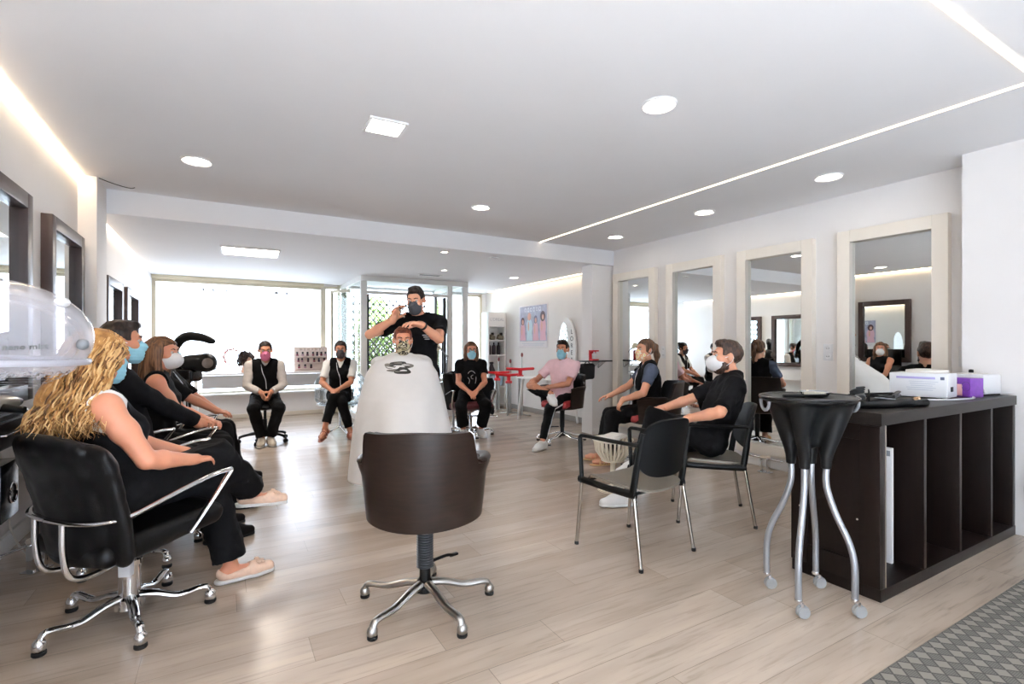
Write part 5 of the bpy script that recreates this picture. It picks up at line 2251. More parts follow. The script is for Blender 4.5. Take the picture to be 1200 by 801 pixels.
def person(label, loc, rz, sp, group=None):
    """a seated or standing figure: +Y local is forward, +X its right hand side"""
    t = thing('person', label, 'person', loc, rz, group)
    sc = sp.get('scale', 1.)
    vox = sp.get('vox', .007)
    fem = sp.get('fem', False)
    heavy = sp.get('heavy', 1.)
    P = Vector(sp['pel'])
    up = Vector(sp['spine']).normalized()
    N = P + up * (.50 * sc)
    tw = sp.get('twist', 0.)
    xs = Vector((math.cos(tw), math.sin(tw), sp.get('tilt', 0.)))
    xs = (xs - up * xs.dot(up)).normalized()
    ys = up.cross(xs)
    RT = frame(xs, ys, up)
    sw = (.165 if fem else .188) * sc
    drop = sp.get('shrug', .0)
    Sh = {1: N + xs * sw - up * (.05 - drop) * sc, -1: N - xs * sw - up * (.05 - drop) * sc}
    pt = sp.get('ptwist', 0.)
    px = Vector((math.cos(pt), math.sin(pt), 0))
    Hip = {1: P + px * .088 * sc, -1: P - px * .088 * sc}
    ua, fa, th, sh = .285 * sc, .25 * sc, .43 * sc, .42 * sc
    El, Wr, Kn, An = {}, {}, {}, {}
    for s in (1, -1):
        El[s], Wr[s] = ik(Sh[s], sp['hand'][s][0], ua, fa, sp['hand'][s][3] if len(sp['hand'][s]) > 3 else (s * .6, -.4, -.5))
        Kn[s], An[s] = ik(Hip[s], sp['foot'][s][0], th, sh, sp['foot'][s][2] if len(sp['foot'][s]) > 2 else (s * .1, .6, .8))
    # head
    yaw, pit, rol = sp.get('head', (0, 0, 0))
    RH = RT.to_3x3() if sp.get('head_on_body') else Matrix.Identity(3)
    RH = Matrix.Rotation(yaw, 3, 'Z') @ Matrix.Rotation(pit, 3, 'X') @ Matrix.Rotation(rol, 3, 'Y')
    hs = sp.get('hscale', 1.) * (.97 if fem else 1.0)
    HC_ = N + up * .05 * sc + RH @ Vector((0, .035, .115)) * hs + Vector(sp.get('hoff', (0, 0, 0)))
    RHn = np.array(RH)

    def hp(x, y, z):
        return HC_ + RH @ Vector((x * hs, y * hs, z * hs))

    def hc(x, y, z):
        """grid -> head coordinates"""
        a, b, c = x - HC_.x, y - HC_.y, z - HC_.z
        return [(a * RHn[0, i] + b * RHn[1, i] + c * RHn[2, i]) / hs for i in range(3)]

    def he(s, c, r, k=.01, mode='u', rot=None):
        s.ell(hp(*c), [q * hs for q in r], RH if rot is None else RH @ rot, k * hs, mode)

    def hcap(s, a, b, ra, rb, k=.01, mode='u'):
        s.cap(hp(*a), hp(*b), ra * hs, rb * hs, k * hs, mode)

    def torso(s, inf, lo=True):
        w = heavy
        if lo:
            s.ell(P + up * .02 * sc, (.165 * sc * w + inf, .118 * sc * w + inf, .11 * sc + inf), RT, k=.03)
        s.ell(P + up * .16 * sc, ((.132 if fem else .145) * sc * w + inf, .105 * sc * w + inf, .15 * sc + inf), RT, k=.04)
        s.ell(P + up * .33 * sc, ((.142 if fem else .162) * sc * w + inf, .108 * sc + inf, .16 * sc + inf), RT, k=.05)
        s.cap(N - up * .07 * sc + xs * sw * .72, N - up * .07 * sc - xs * sw * .72, .062 * sc + inf, .062 * sc + inf, k=.05)
        if fem:
            for q in (1, -1):
                s.ell(P + up * .31 * sc + ys * .085 * sc + xs * q * .07 * sc, (.06 * sc + inf, .055 * sc + inf, .062 * sc + inf), RT, k=.035)
        for q in (1, -1):
            s.cap(N + up * .015 * sc, Sh[q] + up * .005, .042 * sc + inf, .05 * sc + inf, k=.04)

    def hand(s, W, d, n, sd, curl, thumb=1.):
        d, n = Vector(d).normalized(), Vector(n)
        n = (n - d * n.dot(d)).normalized()
        tl = d.cross(n) * sd
        R = frame(tl, d, n)
        z = sc * (.92 if fem else 1.0)
        s.box(W + d * .048 * z, (.040 * z, .050 * z, .0145 * z), R, .013 * z, k=.012)
        s.cap(W - d * .02, W + d * .02 * z, .024 * z, .027 * z, k=.015)
        for i, (o, L) in enumerate(((.030, .074), (.0102, .083), (-.0102, .077), (-.030, .060))):
            p = W + d * (.092 - .006 * abs(i - 1.2)) * z + tl * o * z
            ang = 0
            for j, (f, c) in enumerate(((.42, .55), (.33, .9), (.25, .6))):
                ang += curl * c + .04 * i
                v = d * math.cos(ang) + n * math.sin(ang) + tl * (o * .8 * (1 - j * .5) * (1 - min(1, curl)))
                q = p + v.normalized() * (L * f * z)
                s.cap(p, q, (.0092 - .001 * j) * z, (.0084 - .001 * j) * z, k=.002 if j == 0 else .004)
                p = q
        p = W + d * .022 * z + tl * .03 * z + n * .006 * z
        v = (d * .62 + tl * (.62 * thumb) + n * .35).normalized()
        q = p + v * .042 * z
        s.cap(p, q, .0125 * z, .0105 * z, k=.012)
        v = (d * .85 + tl * (.2 * thumb) + n * (.35 + .3 * curl)).normalized()
        s.cap(q, q + v * .034 * z, .0105 * z, .0082 * z, k=.004)

    # ---- one continuous body
    B = SDF(vox)
    torso(B, 0.)
    B.cap(N - up * .03 * sc, HC_ + RH @ Vector((0, -.02, -.07)) * hs, .058 * sc * (.88 if fem else 1), .05 * sc * (.9 if fem else 1), k=.03)
    for s in (1, -1):
        B.cap(Sh[s], El[s], .050 * sc * heavy, .038 * sc * heavy, k=.03)
        B.ell(Sh[s].lerp(El[s], .45), (.046 * sc * heavy,) * 3, k=.03)
        m_ = El[s].lerp(Wr[s], .3)
        B.cap(El[s], m_, .038 * sc * heavy, .040 * sc * heavy, k=.01)
        B.cap(m_, Wr[s], .040 * sc * heavy, .0255 * sc, k=.01)
        lk_ = .86 if sp.get('trousers') else 1.
        B.cap(Hip[s], Kn[s], .078 * sc * lk_, .055 * sc * lk_, k=.03)
        m_ = Kn[s].lerp(An[s], .32)
        B.cap(Kn[s], m_, .052 * sc * lk_, .056 * sc * lk_, k=.02)
        B.cap(m_, An[s], .056 * sc * lk_, .034 * sc, k=.02)
        hd_ = sp['hand'][s]
        hand(B, Wr[s], hd_[1], hd_[2], s, hd_[4] if len(hd_) > 4 else .5)
        f_ = Vector(sp['foot'][s][1]).normalized()
        fu = (Vector((0, 0, 1)) - f_ * f_.z).normalized()
        B.cap(An[s] - f_ * .03 - fu * .045 * sc, An[s] + f_ * .12 * sc - fu * .06 * sc, .03 * sc, .03 * sc, k=.03)
        B.cap(An[s] + f_ * .12 * sc - fu * .06 * sc, An[s] + f_ * .17 * sc - fu * .064 * sc, .03 * sc, .022 * sc, k=.02)
    # head
    he(B, (0, -.012, .032), (.074, .093, .083), k=.02)
    he(B, (0, .03, -.035), (.057, .062, .075), k=.03)
    he(B, (0, .055, -.085), (.034, .03, .026), k=.03)
    hcap(B, (-.04, .02, -.07), (.04, .02, -.07), .026, .026, k=.03)
    hcap(B, (-.03, .077, .033), (.03, .077, .033), .014, .014, k=.02)
    for q in (1, -1):
        he(B, (q * .031, .098, .012), (.019, .016, .012), k=.012, mode='s')
        he(B, (q * .04, .06, -.018), (.024, .026, .022), k=.02)
        he(B, (q * .076, -.008, .0), (.011, .021, .032), k=.008, rot=Matrix.Rotation(q * .3, 3, 'Z'))
    hcap(B, (0, .086, .018), (0, .108, -.018), .0085, .0125, k=.014)
    he(B, (0, .09, -.05), (.024, .012, .010), k=.01)
    B.build('body', sp['skin'], t)

    # ---- eyes and brows
    for q in (1, -1):
        b = MB()
        b.ball(hp(q * .031, .0785, .0115), .0120 * hs, 12)
        b.ball(hp(q * .031, .0840, .0108), .0075 * hs, 10, mi=1)
        b.build('eye', EYE_M, t)
        b = MB()
        b.tube([hp(q * .014, .0925, .032), hp(q * .032, .0925, .039), hp(q * .051, .08, .034)], [.004 * hs, .0045 * hs, .002 * hs], 6)
        b.build('eyebrow', sp.get('brow', BROW), t)

    # ---- mask
    mk = sp.get('mask')
    if mk:
        M_ = SDF(min(vox, .005))
        style, mmat = mk
        if style == 'cup':
            he(M_, (0, .045, -.05), (.064, .085, .066), k=.01)
            he(M_, (0, .09, -.045), (.045, .055, .05), k=.03)
        else:
            he(M_, (0, .036, -.045), (.0645, .078, .078), k=.01)
            hcap(M_, (0, .085, -.002), (0, .112, -.022), .012, .016, k=.025)
            he(M_, (0, .06, -.085), (.045, .042, .036), k=.03)
        ytop = .004 if style != 'cup' else .004

        def mclip(x, y, z):
            X, Y, Z = hc(x, y, z)
            return np.maximum.reduce([Z - ytop - .02 * np.clip((Y - .08) / .03, 0, 1) + .12 * np.maximum(0, np.abs(X) - .03),
                                      (.022 + .25 * np.abs(Z + .05)) - Y, -.122 - Z + 0 * X]) * hs
        M_.clip(mclip)
        if style == 'pleat':
            M_.displace(lambda x, y, z: .0016 * np.sin(hc(x, y, z)[2] * 330))
        mo = M_.build('mask', mmat, t)
        for q in (1, -1):
            b = MB()
            for z0, z1 in ((-.005, .018), (-.075, -.03)):
                b.tube([hp(q * .058, .035, z0), hp(q * .074, .01, (z0 + z1) / 2), hp(q * .083, -.014, z1)], .0022, 5)
            b.tube([hp(q * .083, -.014, .018), hp(q * .088, -.026, 0), hp(q * .083, -.014, -.03)], .0022, 5)
            b.build('ear_loop', STRAPK if mmat in (M_GREY, M_DARKP) else STRAP, mo)

    # ---- hair
    hk, hm = sp['hair']
    if hk is not None:
        A = SDF(min(vox, .006))
        vol = .0075 if hk in ('short', 'quiff') else .014
        he(A, (0, -.015, .036), (.074 + vol, .092 + vol, .082 + vol), k=.01)
        if hk == 'quiff':
            he(A, (0, .048, .104), (.046, .036, .02), k=.03)
            he(A, (0, .01, .110), (.05, .065, .016), k=.03)

        def hclip(x, y, z):
            X, Y, Z = hc(x, y, z)
            if hk in ('short', 'quiff'):
                u = np.clip((Z - .062) / .032, 0, 1)
                front = Y - (.046 + .075 * u * u * (3 - 2 * u))
                w = np.clip((.0 - Y) / .085, 0, 1)
                low = (.014 - .10 * w * w * (3 - 2 * w) + .022 * np.exp(-((Y + .008) / .02) ** 2)) - Z
                return np.maximum(front, low) * hs
            u = np.clip((Z - .05) / .045, 0, 1)
            part = .02 * np.clip(1 - np.abs(X) / .05, 0, 1)
            front = Y - (.034 + .085 * u * u * (3 - 2 * u) - part * (1 - u))
            low = np.where(Y > .0, -.03 - Z, -.09 - Z)
            return np.maximum(front, low) * hs
        A.clip(hclip)
        if hk == 'long':
            # falls behind the shoulders and beside the face
            ln = sp.get('hlen', .30)
            for q in (1, -1):
                a_, b_ = hp(q * .072, -.005, .03), hp(q * .078, .0, -.07)
                c_ = N + xs * q * .085 * sc + ys * (.04 * sc) - up * (ln - .20) * sc + up * .04
                d_ = N + xs * q * .095 * sc + ys * (.085 * sc) - up * (ln - .12) * sc
                A.cap(a_, b_, .022, .028, k=.03)
                A.cap(b_, c_, .028, .03, k=.03)
                A.cap(c_, d_, .03, .014, k=.03)
            A.cap(hp(0, -.07, .02), hp(0, -.07, -.10), .06, .062, k=.05)
            A.cap(hp(0, -.07, -.10), N - ys * .115 * sc - up * (ln - .14) * sc, .058, .05, k=.05)
            for q in (1, -1):
                A.cap(hp(q * .05, -.05, 0), N + xs * q * .05 - ys * .105 * sc - up * (ln - .16) * sc, .045, .035, k=.05)
        if hk == 'tail':
            A.cap(hp(0, -.10, .05), hp(0, -.135, .04), .022, .026, k=.02)
            A.cap(hp(0, -.135, .04), hp(0, -.15, -.06), .028, .03, k=.02)
            A.cap(hp(0, -.15, -.06), hp(0, -.14, -.17), .03, .012, k=.02)
        if hk == 'bun':
            he(A, (0, -.10, .085), (.042, .04, .04), k=.02)
        A.displace(lambda x, y, z: .0028 * wob(x, y, z * (.25 if hk in ('long', 'tail') else .8), 95))
        A.build('hair', hm, t)
    if sp.get('beard'):
        A = SDF(.005)
        he(A, (0, .03, -.048), (.063, .066, .074), k=.01)
        hcap(A, (-.041, .018, -.07), (.041, .018, -.07), .0295, .0295, k=.02)
        he(A, (0, .055, -.09), (.042, .038, .034), k=.03)

        def bclip(x, y, z):
            X, Y, Z = hc(x, y, z)
            return np.maximum.reduce([Z + .03 - 1.1 * np.maximum(0, .03 - Y), -.012 - Y, -.132 - Z + 0 * X]) * hs
        A.clip(bclip)
        A.displace(lambda x, y, z: .002 * wob(x, y, z, 150))
        A.build('beard', sp['beard'], t)
    if sp.get('glasses'):
        b = MB()
        for q in (1, -1):
            b.tube([hp(q * .033 + .023 * math.cos(k * PI / 8), .101, .01 + .018 * math.sin(k * PI / 8)) for k in range(17)], .0024, 6)
            b.tube([hp(q * .056, .101, .014), hp(q * .078, .04, .016), hp(q * .08, -.015, .012)], .0022, 6)
        b.tube([hp(-.01, .103, .014), hp(.01, .103, .014)], .0022, 6)
        b.build('glasses', pbr('glasses_dark', rgb(48, 34, 34), .3), t)

    # ---- clothes
    def sleeves(s, inf, frac, flare=0.):
        for q in (1, -1):
            if frac <= 1:
                e = Sh[q].lerp(El[q], frac)
                s.cap(Sh[q], e, .054 * sc * heavy + inf, (.050 - .010 * frac) * sc * heavy + inf + flare, k=.03, flat_b=True)
            else:
                s.cap(Sh[q], El[q], .053 * sc * heavy + inf, .042 * sc + inf, k=.03)
                e = El[q].lerp(Wr[q], frac - 1)
                s.cap(El[q], e, .042 * sc + inf, .033 * sc + inf, k=.012, flat_b=True)

    def neckline(s, v=0.):
        s.cap(N + up * .012 * sc - ys * .012, N + up * .16 * sc + ys * .06 * sc, .064 * sc, .085 * sc, k=.008, mode='s')
        if v:
            s.cap(N + up * .03 + ys * .085 * sc, N + ys * .155 * sc - up * v * sc, .058 * sc, .012, k=.006, mode='s')

    seed = sp.get('seed', 1.)

    def wrinkle(a, f):
        return lambda x, y, z: a * wob(x, y, z, f, seed) + a * .6 * wob(y, z, x, f * 2.3, seed + 2)

    top = sp['top']
    tmat = sp['topmat']
    hem = sp.get('hem', -.03)
    if sp.get('under'):
        fr, um = sp['under']
        U = SDF(vox)
        torso(U, .008, False)
        sleeves(U, .010, fr, .004)
        neckline(U, sp.get('uv', 0.))
        if sp.get('under_clip'):
            lim = sw * sp['under_clip']
            U.clip(lambda x, y, z: np.abs((x - N.x) * xs.x + (y - N.y) * xs.y + (z - N.z) * xs.z) - lim)
        U.plane(P + up * .05 * sc, -up)
        U.displace(wrinkle(.002, 34))
        U.build('shirt', um, t)
    C = SDF(vox)
    torso(C, .016 if not sp.get('under') else .02)
    if top == 'tee':
        sleeves(C, .010, sp.get('sleeve', .62), .012)
    elif top == 'long':
        sleeves(C, .008, 1.86)
    elif top == 'vest' or top == 'tank':
        for q in (1, -1):
            pass

        def armhole(x, y, z):
            a = (x - N.x) * xs.x + (y - N.y) * xs.y + (z - N.z) * xs.z
            h = (x - P.x) * up.x + (y - P.y) * up.y + (z - P.z) * up.z
            return np.abs(a) - (sw * .84 + .9 * np.maximum(0, .37 * sc - h))
        C.clip(armhole)
    neckline(C, sp.get('v', 0.))
    if sp.get('collar'):
        C.cap(N + up * .0, N + up * .055 * sc + ys * .012, .078 * sc, .07 * sc, k=.01, flat_b=True)
        C.cap(N + up * .02, N + up * .2 * sc + ys * .06, .058 * sc, .06 * sc, k=.004, mode='s')
    C.plane(P + up * hem * sc, -up)
    C.displace(wrinkle(sp.get('wr', .0035), 26))
    co = C.build(sp.get('topname', 'tshirt'), tmat, t)
    if sp.get('lanyard'):
        b = MB()
        b.tube(spline([N + xs * .05 + ys * .085 * sc - up * .02, N + xs * .035 + ys * .135 * sc - up * .12, N + xs * .0 + ys * .155 * sc - up * .22, P + up * .14 + ys * .15 * sc - xs * .01], 5), .004, 6)
        b.build('zip', STRAP, co)
    if sp.get('trousers'):
        T_ = SDF(vox)
        flare, tm = sp['trousers'][:2]
        cut = sp['trousers'][2] if len(sp['trousers']) > 2 else .97
        T_.ell(P + up * .02 * sc, (.172 * sc * heavy, .124 * sc * heavy, .115 * sc), RT, k=.03)
        for q in (1, -1):
            T_.cap(Hip[q], Kn[q], .092 * sc * (heavy * .5 + .5), .070 * sc + flare * .3, k=.04)
            e = Kn[q].lerp(An[q], cut)
            T_.cap(Kn[q], e, .069 * sc + flare * .35, .047 * sc + flare, k=.02, flat_b=True)
        T_.plane(P + up * .10 * sc, up)
        T_.displace(wrinkle(.0035, 30))
        to = T_.build('trousers', tm, t)
        if sp.get('stripe'):
            for q in (1, -1):
                b = MB()
                side = (px * q)
                for k in range(2):
                    o = side * (.078 * sc) + Vector((0, .012 * k, .012 * k))
                    b.tube([Hip[q].lerp(Kn[q], .4) + o, Kn[q] + side * .071 * sc], .006, 6)
                    b.tube([Kn[q] + side * .071 * sc, Kn[q].lerp(An[q], .95) + side * .05 * sc], .006, 6)
                b.build('side_stripe', STRAP, to)
    # ---- shoes
    kind, smat, solem = sp['shoes']
    for q in (1, -1):
        f_ = Vector(sp['foot'][q][1]).normalized()
        fu = (Vector((0, 0, 1)) - f_ * f_.z).normalized()
        A0 = An[q]
        fl_ = f_.cross(fu)
        if kind == 'sandal':
            b = MB()
            for y0, w, h in ((.12, .043, -.03), (.07, .040, -.015), (.015, .036, .02)):
                P_ = [A0 + f_ * y0 * sc + fl_ * (w * math.cos(a)) * sc + fu * ((-.088) + (h + .075) * math.sin(a)) * sc for a in [PI * k / 10 for k in range(11)]]
                b.tube(P_, .008, 6, flat=(1.4, .5))
            so = b.build('sandal', smat, t)
        else:
            Z = SDF(.005)
            r0, r1 = (.041, .044) if kind == 'sneaker' else (.037, .039)
            Z.cap(A0 - f_ * .035 * sc - fu * .05 * sc, A0 + f_ * .12 * sc - fu * .062 * sc, r0 * sc, r1 * sc, k=.02)
            Z.cap(A0 + f_ * .12 * sc - fu * .062 * sc, A0 + f_ * .19 * sc - fu * .068 * sc, r1 * sc, .03 * sc, k=.02)
            if kind == 'sneaker':
                Z.cap(A0 - f_ * .015 - fu * .05 * sc, A0 + f_ * .01 - fu * .0 * sc, .045 * sc, .044 * sc, k=.03, flat_b=True)
                Z.cap(A0 + f_ * .04 * sc - fu * .03 * sc, A0 + f_ * .1 * sc - fu * .045 * sc, .036 * sc, .034 * sc, k=.03)
            else:
                Z.cap(A0 + f_ * .0 - fu * .0, A0 + f_ * .06 - fu * .02, .06 * sc, .03 * sc, k=.01, mode='s')
            Z.plane(A0 - fu * .092 * sc, -fu)
            so = Z.build('shoe', smat, t)
            if kind == 'sneaker':
                b = MB()
                for k in range(4):
                    y0 = .05 + .022 * k
                    b.tube([A0 + f_ * y0 * sc + fl_ * .02 * g * sc + fu * (-.004 - .55 * (y0 - .05)) * sc for g in (-1, 0, 1)], .003, 5)
                b.build('lace', STRAP, so)
            elif kind == 'bow':
                b = MB()
                for g in (-1, 1):
                    b.ball(A0 + f_ * .135 * sc + fl_ * .022 * g - fu * .022 * sc, (.022, .013, .01), 10)
                    b.tube([A0 + f_ * .135 * sc - fu * .022 * sc, A0 + f_ * .165 * sc + fl_ * .02 * g - fu * .03 * sc], [.005, .008], 6, flat=(1.4, .5))
                b.ball(A0 + f_ * .135 * sc - fu * .02 * sc, .009, 8)
                b.build('bow', smat, so)
        Z = SDF(.005)
        th_ = .028 if kind in ('sneaker', 'bow') else .016
        Z.cap(A0 - f_ * .04 * sc - fu * .088 * sc, A0 + f_ * .12 * sc - fu * .088 * sc, .041 * sc, .047 * sc, k=.02)
        Z.cap(A0 + f_ * .12 * sc - fu * .088 * sc, A0 + f_ * .185 * sc - fu * .088 * sc, .047 * sc, .036 * sc, k=.02)
        Z.plane(A0 - fu * (.098 - th_ * .62) * sc, fu)
        Z.plane(A0 - fu * .098 * sc, -fu)
        Z.build('sole', solem, so)
    return t, dict(N=N, P=P, xs=xs, ys=ys, up=up, hp=hp, hs=hs, El=El, Wr=Wr, Kn=Kn, An=An, Sh=Sh, RH=RH, co=co)


def seated_feet(dy=.44, dx=.1, z=.1, yaw=.15):
    return {s: ((s * dx, dy, z), (s * yaw, 1, 0)) for s in (1, -1)}


LAP = lambda y=.26, z=.64, w=.05: {1: ((w, y, z), (-.75, .6, -.15), (-.1, -.3, -1), (.8, -.5, -.3), .7),
                                   -1: ((-w, y, z + .02), (.75, .6, -.15), (.1, -.3, -1), (-.8, -.5, -.3), .7)}

# blonde woman, front left
pt_, J = person('seated woman with long wavy blonde hair seen from behind, front left, legs crossed', (-.38, 2.90, 0), facing(.90, .43), dict(
    pel=(0, -.03, .565), spine=(0, -.22, 1), fem=True, scale=.97, heavy=1.1, vox=.006, skin=SK_C, head=(.30, -.02, 0), twist=-.05,
    hand={1: ((.13, .22, .70), (-.45, .9, -.1), (-.1, -.1, -1), (.6, -.3, -1), .4), -1: ((-.06, .25, .71), (.8, .6, -.1), (0, -.1, -1), (-.8, -.5, -.3), .6)},
    foot={-1: ((.04, .44, .10), (.28, 1, .0), (-.1, .6, .8)), 1: ((-.115, .63, .42), (.22, 1, -.12), (.15, .4, .9))},
    mask=('pleat', M_BLUE), hair=(None, None), top='tank', topmat=BLACKC, topname='top', under=(.03, WHITEC), under_clip=1.04, hem=-.04, wr=.003,
    trousers=(.035, BLACKT, .95), shoes=('bow', SHOE_P, SHOE_W)))
# her hair: a scalp volume and long wavy locks in three tones
A = SDF(.006)
hp, hs, N_, xs_, ys_, up_ = J['hp'], J['hs'], J['N'], J['xs'], J['ys'], J['up']
A.ell(hp(0, -.014, .036), (.09, .107, .098), J['RH'])
A.cap(hp(0, -.06, .0), N_ - ys_ * .10 + up_ * .0, .078, .085, k=.05)
A.cap(N_ - ys_ * .09, N_ - ys_ * .115 - up_ * .08, .08, .05, k=.05)
A.ell(hp(0, .11, -.03), (.058, .07, .105), J['RH'], k=.01, mode='s')
hr_ = A.build('hair', H_BLOND[1], pt_)
random.seed(21)
b = MB()
for k in range(950):
    a = random.uniform(-2.75, 2.75)
    e = random.uniform(.05, 1.0)
    root = hp(.082 * math.sin(a) * math.cos(e * 1.3), (-.014 - .10 * math.cos(a) * math.cos(e * 1.3)), .035 + .098 * math.sin(e * 1.3))
    spread = math.sin(a)
    mid = N_ + xs_ * (.13 * spread + random.uniform(-.03, .03)) - ys_ * (.10 * max(.0, math.cos(a)) + random.uniform(-.02, .06)) + up_ * random.uniform(.0, .06)
    if math.cos(a) < .1:
        mid = N_ + xs_ * (.14 * spread) + ys_ * random.uniform(-.03, .03) + up_ * .03
    Lx = random.uniform(.5, 1.05)
    end = N_ + xs_ * (.17 * spread + random.uniform(-.05, .05)) - ys_ * (.19 * max(.25, math.cos(a)) + random.uniform(-.03, .08)) - up_ * (.155 * Lx)
    out = (root - hp(0, -.02, .0)).normalized()
    pts = spline([root, root + out * .018 - up_ * .03, (root + mid) / 2 + out * .022, mid, (mid + end) / 2 - ys_ * .015, end], 7)
    ph, am, fr = random.uniform(0, 6.3), random.uniform(.006, .017), random.uniform(.55, 1.0)
    s1, s2 = xs_, ys_
    Q = []
    for i, p in enumerate(pts):
        g = min(1, i / 12)
        Q.append(p + s1 * (am * g * math.sin(ph + i * fr)) + s2 * (am * g * math.cos(ph * 1.3 + i * fr)))
    n_ = len(Q)
    r = random.uniform(.0024, .0046)
    b.tube(Q, [r * (.6 + .4 * min(1, i / 4)) * (1 if i < n_ - 8 else (n_ - i) / 9) for i in range(n_)], 5, mi=random.choices((0, 1, 2), (.34, .4, .26))[0])
lk = b.build('locks', H_BLOND, hr_)

# dark haired man with blue mask
person('seated man with short dark hair and blue mask behind the blonde woman', (-.47, 3.69, 0), facing(.93, .32), dict(
    pel=(0, 0, .615), spine=(0, -.20, 1), scale=1.0, skin=SK_B, head=(-.18, -.02, 0), hoff=(0, .02, 0),
    hand={1: ((.06, .34, .755), (-.75, .6, .1), (-.2, -.3, -1), (.8, -.5, -.4), .7), -1: ((-.05, .35, .765), (.75, .6, .05), (.2, -.3, -1), (-.8, -.5, -.4), .7)},
    foot={1: ((.12, .42, .1), (.1, 1, 0)), -1: ((-.13, .47, .1), (-.1, 1, 0))},
    mask=('pleat', M_BLUE), hair=('quiff', H_DARK), top='long', topmat=BLACKC, topname='shirt', trousers=(.015, BLACKT), shoes=('sneaker', BLACKC, RUBBER)))

# brown haired woman, white mask
person('seated woman with long brown hair, white mask and sleeveless black top', (-.42, 4.46, 0), facing(.92, .05), dict(
    pel=(0, 0, .555), spine=(0, .0, 1), fem=True, scale=.96, skin=SK_C, head=(-.45, -.04, 0),
    hand={1: ((.02, .32, .66), (-.7, .6, -.1), (-.1, -.3, -1), (.8, -.5, -.4), .6), -1: ((-.07, .33, .67), (.7, .6, -.1), (.1, -.3, -1), (-.8, -.5, -.4), .6)},
    foot={1: ((.1, .45, .1), (.1, 1, 0)), -1: ((-.11, .47, .1), (-.1, 1, 0))}, hlen=.33,
    mask=('cup', M_WHITE), hair=('long', H_CHEST), top='tank', topmat=BLACKC, topname='top', trousers=(.02, BLACKT), shoes=('sneaker', BLACKC, RUBBER)))

# fourth in the row, mostly hidden
person('seated person in black, face hidden, farthest in the row along the left wall', (-.40, 5.27, 0), facing(.96, -.1), dict(
    pel=(0, 0, .555), spine=(0, -.12, 1), fem=True, scale=.97, skin=SK_B, head=(-.3, -.04, 0),
    hand={1: ((.12, .36, .68), (-.1, 1, -.25), (-.2, 0, -1), (.8, -.5, -.4), .5), -1: ((-.1, .34, .66), (.6, .7, -.1), (.1, -.3, -1), (-.8, -.5, -.4), .6)},
    foot={1: ((.1, .46, .1), (.1, 1, 0)), -1: ((-.11, .5, .1), (-.1, 1, 0))}, hlen=.25,
    mask=('pleat', M_BLUE), hair=('long', H_DARK), top='tee', sleeve=.98, topmat=BLACKC, lanyard=True, trousers=(.02, BLACKT), shoes=('sneaker', BLACKC, RUBBER)))

# pink mask on the stool
person('seated person in black vest over grey sleeves with pink mask at the back', (.47, 7.30, 0), facing(-.02, -1), dict(
    pel=(0, 0, .565), spine=(0, .05, 1), scale=.95, vox=.008, skin=SK_B, head=(0, -.22, 0),
    hand={1: ((.05, .27, .66), (-.25, .75, -.6), (-1, -.1, -.2), (.9, -.5, -.3), .35), -1: ((-.05, .27, .66), (.25, .75, -.6), (1, -.1, -.2), (-.9, -.5, -.3), .35)},
    foot={1: ((.05, .30, .1), (.15, 1, 0), (.25, .8, .5)), -1: ((-.05, .30, .1), (-.15, 1, 0), (-.25, .8, .5))},
    mask=('plain', M_PINK), hair=('short', H_DARK), under=(1.86, GREYC), top='vest', v=.1, topmat=BLACKC, topname='vest', lanyard=True,
    trousers=(.02, BLACKT, .93), shoes=('sneaker', SHOE_B, SOLE_W)))

# dark mask, crossed legs
person('seated woman in black vest with dark patterned mask, legs crossed, at the back', (1.42, 7.33, 0), facing(-.22, -1), dict(
    pel=(0, 0, .545), spine=(-.02, .05, 1), fem=True, scale=.99, vox=.008, skin=SK_B, head=(0, -.12, 0),
    hand={1: ((.10, .33, .66), (-.8, .5, -.3), (-.1, -.4, -1), (.8, -.5, -.4), .7), -1: ((.0, .35, .67), (.8, .5, -.3), (.1, -.3, -1), (-.8, -.5, -.4), .7)},
    foot={-1: ((.17, .53, .20), (.35, 1, -.45), (.05, .5, .9)), 1: ((-.14, .34, .11), (-.2, 1, 0), (.0, .7, .6))},
    mask=('plain', M_DARKP), hair=('bun', H_DARK), under=(.75, WHITEC), top='vest', v=.14, topmat=BLACKC, topname='vest', lanyard=True,
    trousers=(.01, BLACKT, .86), shoes=('sandal', SANDAL, SANDAL)))

# standing stylist
st_, SJ = person('standing male hairdresser in black tee and dark mask cutting the draped client\'s hair', (1.60, 4.53, 0), facing(-.42, -1), dict(
    pel=(0, 0, .985), spine=(.02, .06, 1), scale=1.06, vox=.006, skin=SK_A, head=(-.25, -.28, 0), tilt=.0,
    hand={1: ((.21, .30, 1.48), (-.35, .25, .85), (-.7, .6, .2), (.9, .1, -.5), .55), -1: ((-.04, .47, 1.43), (.75, .55, .12), (.1, .1, -1), (-.6, .1, -1), .4)},
    foot={1: ((.11, -.02, .1), (.15, 1, 0), (.1, 1, 0)), -1: ((-.11, -.02, .1), (-.15, 1, 0), (-.1, 1, 0))},
    mask=('plain', M_GREY), hair=('quiff', H_DARK), top='tee', topmat=BLACKC, topname='tshirt', hem=-.12, trousers=(.01, BLACKT), shoes=('sneaker', BLACKC, RUBBER)))
LT = pbr('print_white', rgb(206, 206, 206), .7)
b = MB()
o_ = SJ['N'] - SJ['up'] * .16 - SJ['xs'] * .085 + SJ['ys'] * .148
for k, (w, h_) in enumerate(((.085, .010), (.065, .006), (.045, .006))):
    b.box(o_ - SJ['up'] * (.018 * k), (w, .006, h_), .002, rot=frame(SJ['xs'], SJ['ys'], SJ['up']).to_4x4())
b.build('chest_print', LT, SJ['co'])
b = MB()
w_ = SJ['Wr'][-1]
e_ = SJ['El'][-1]
d_ = (w_ - e_).normalized()
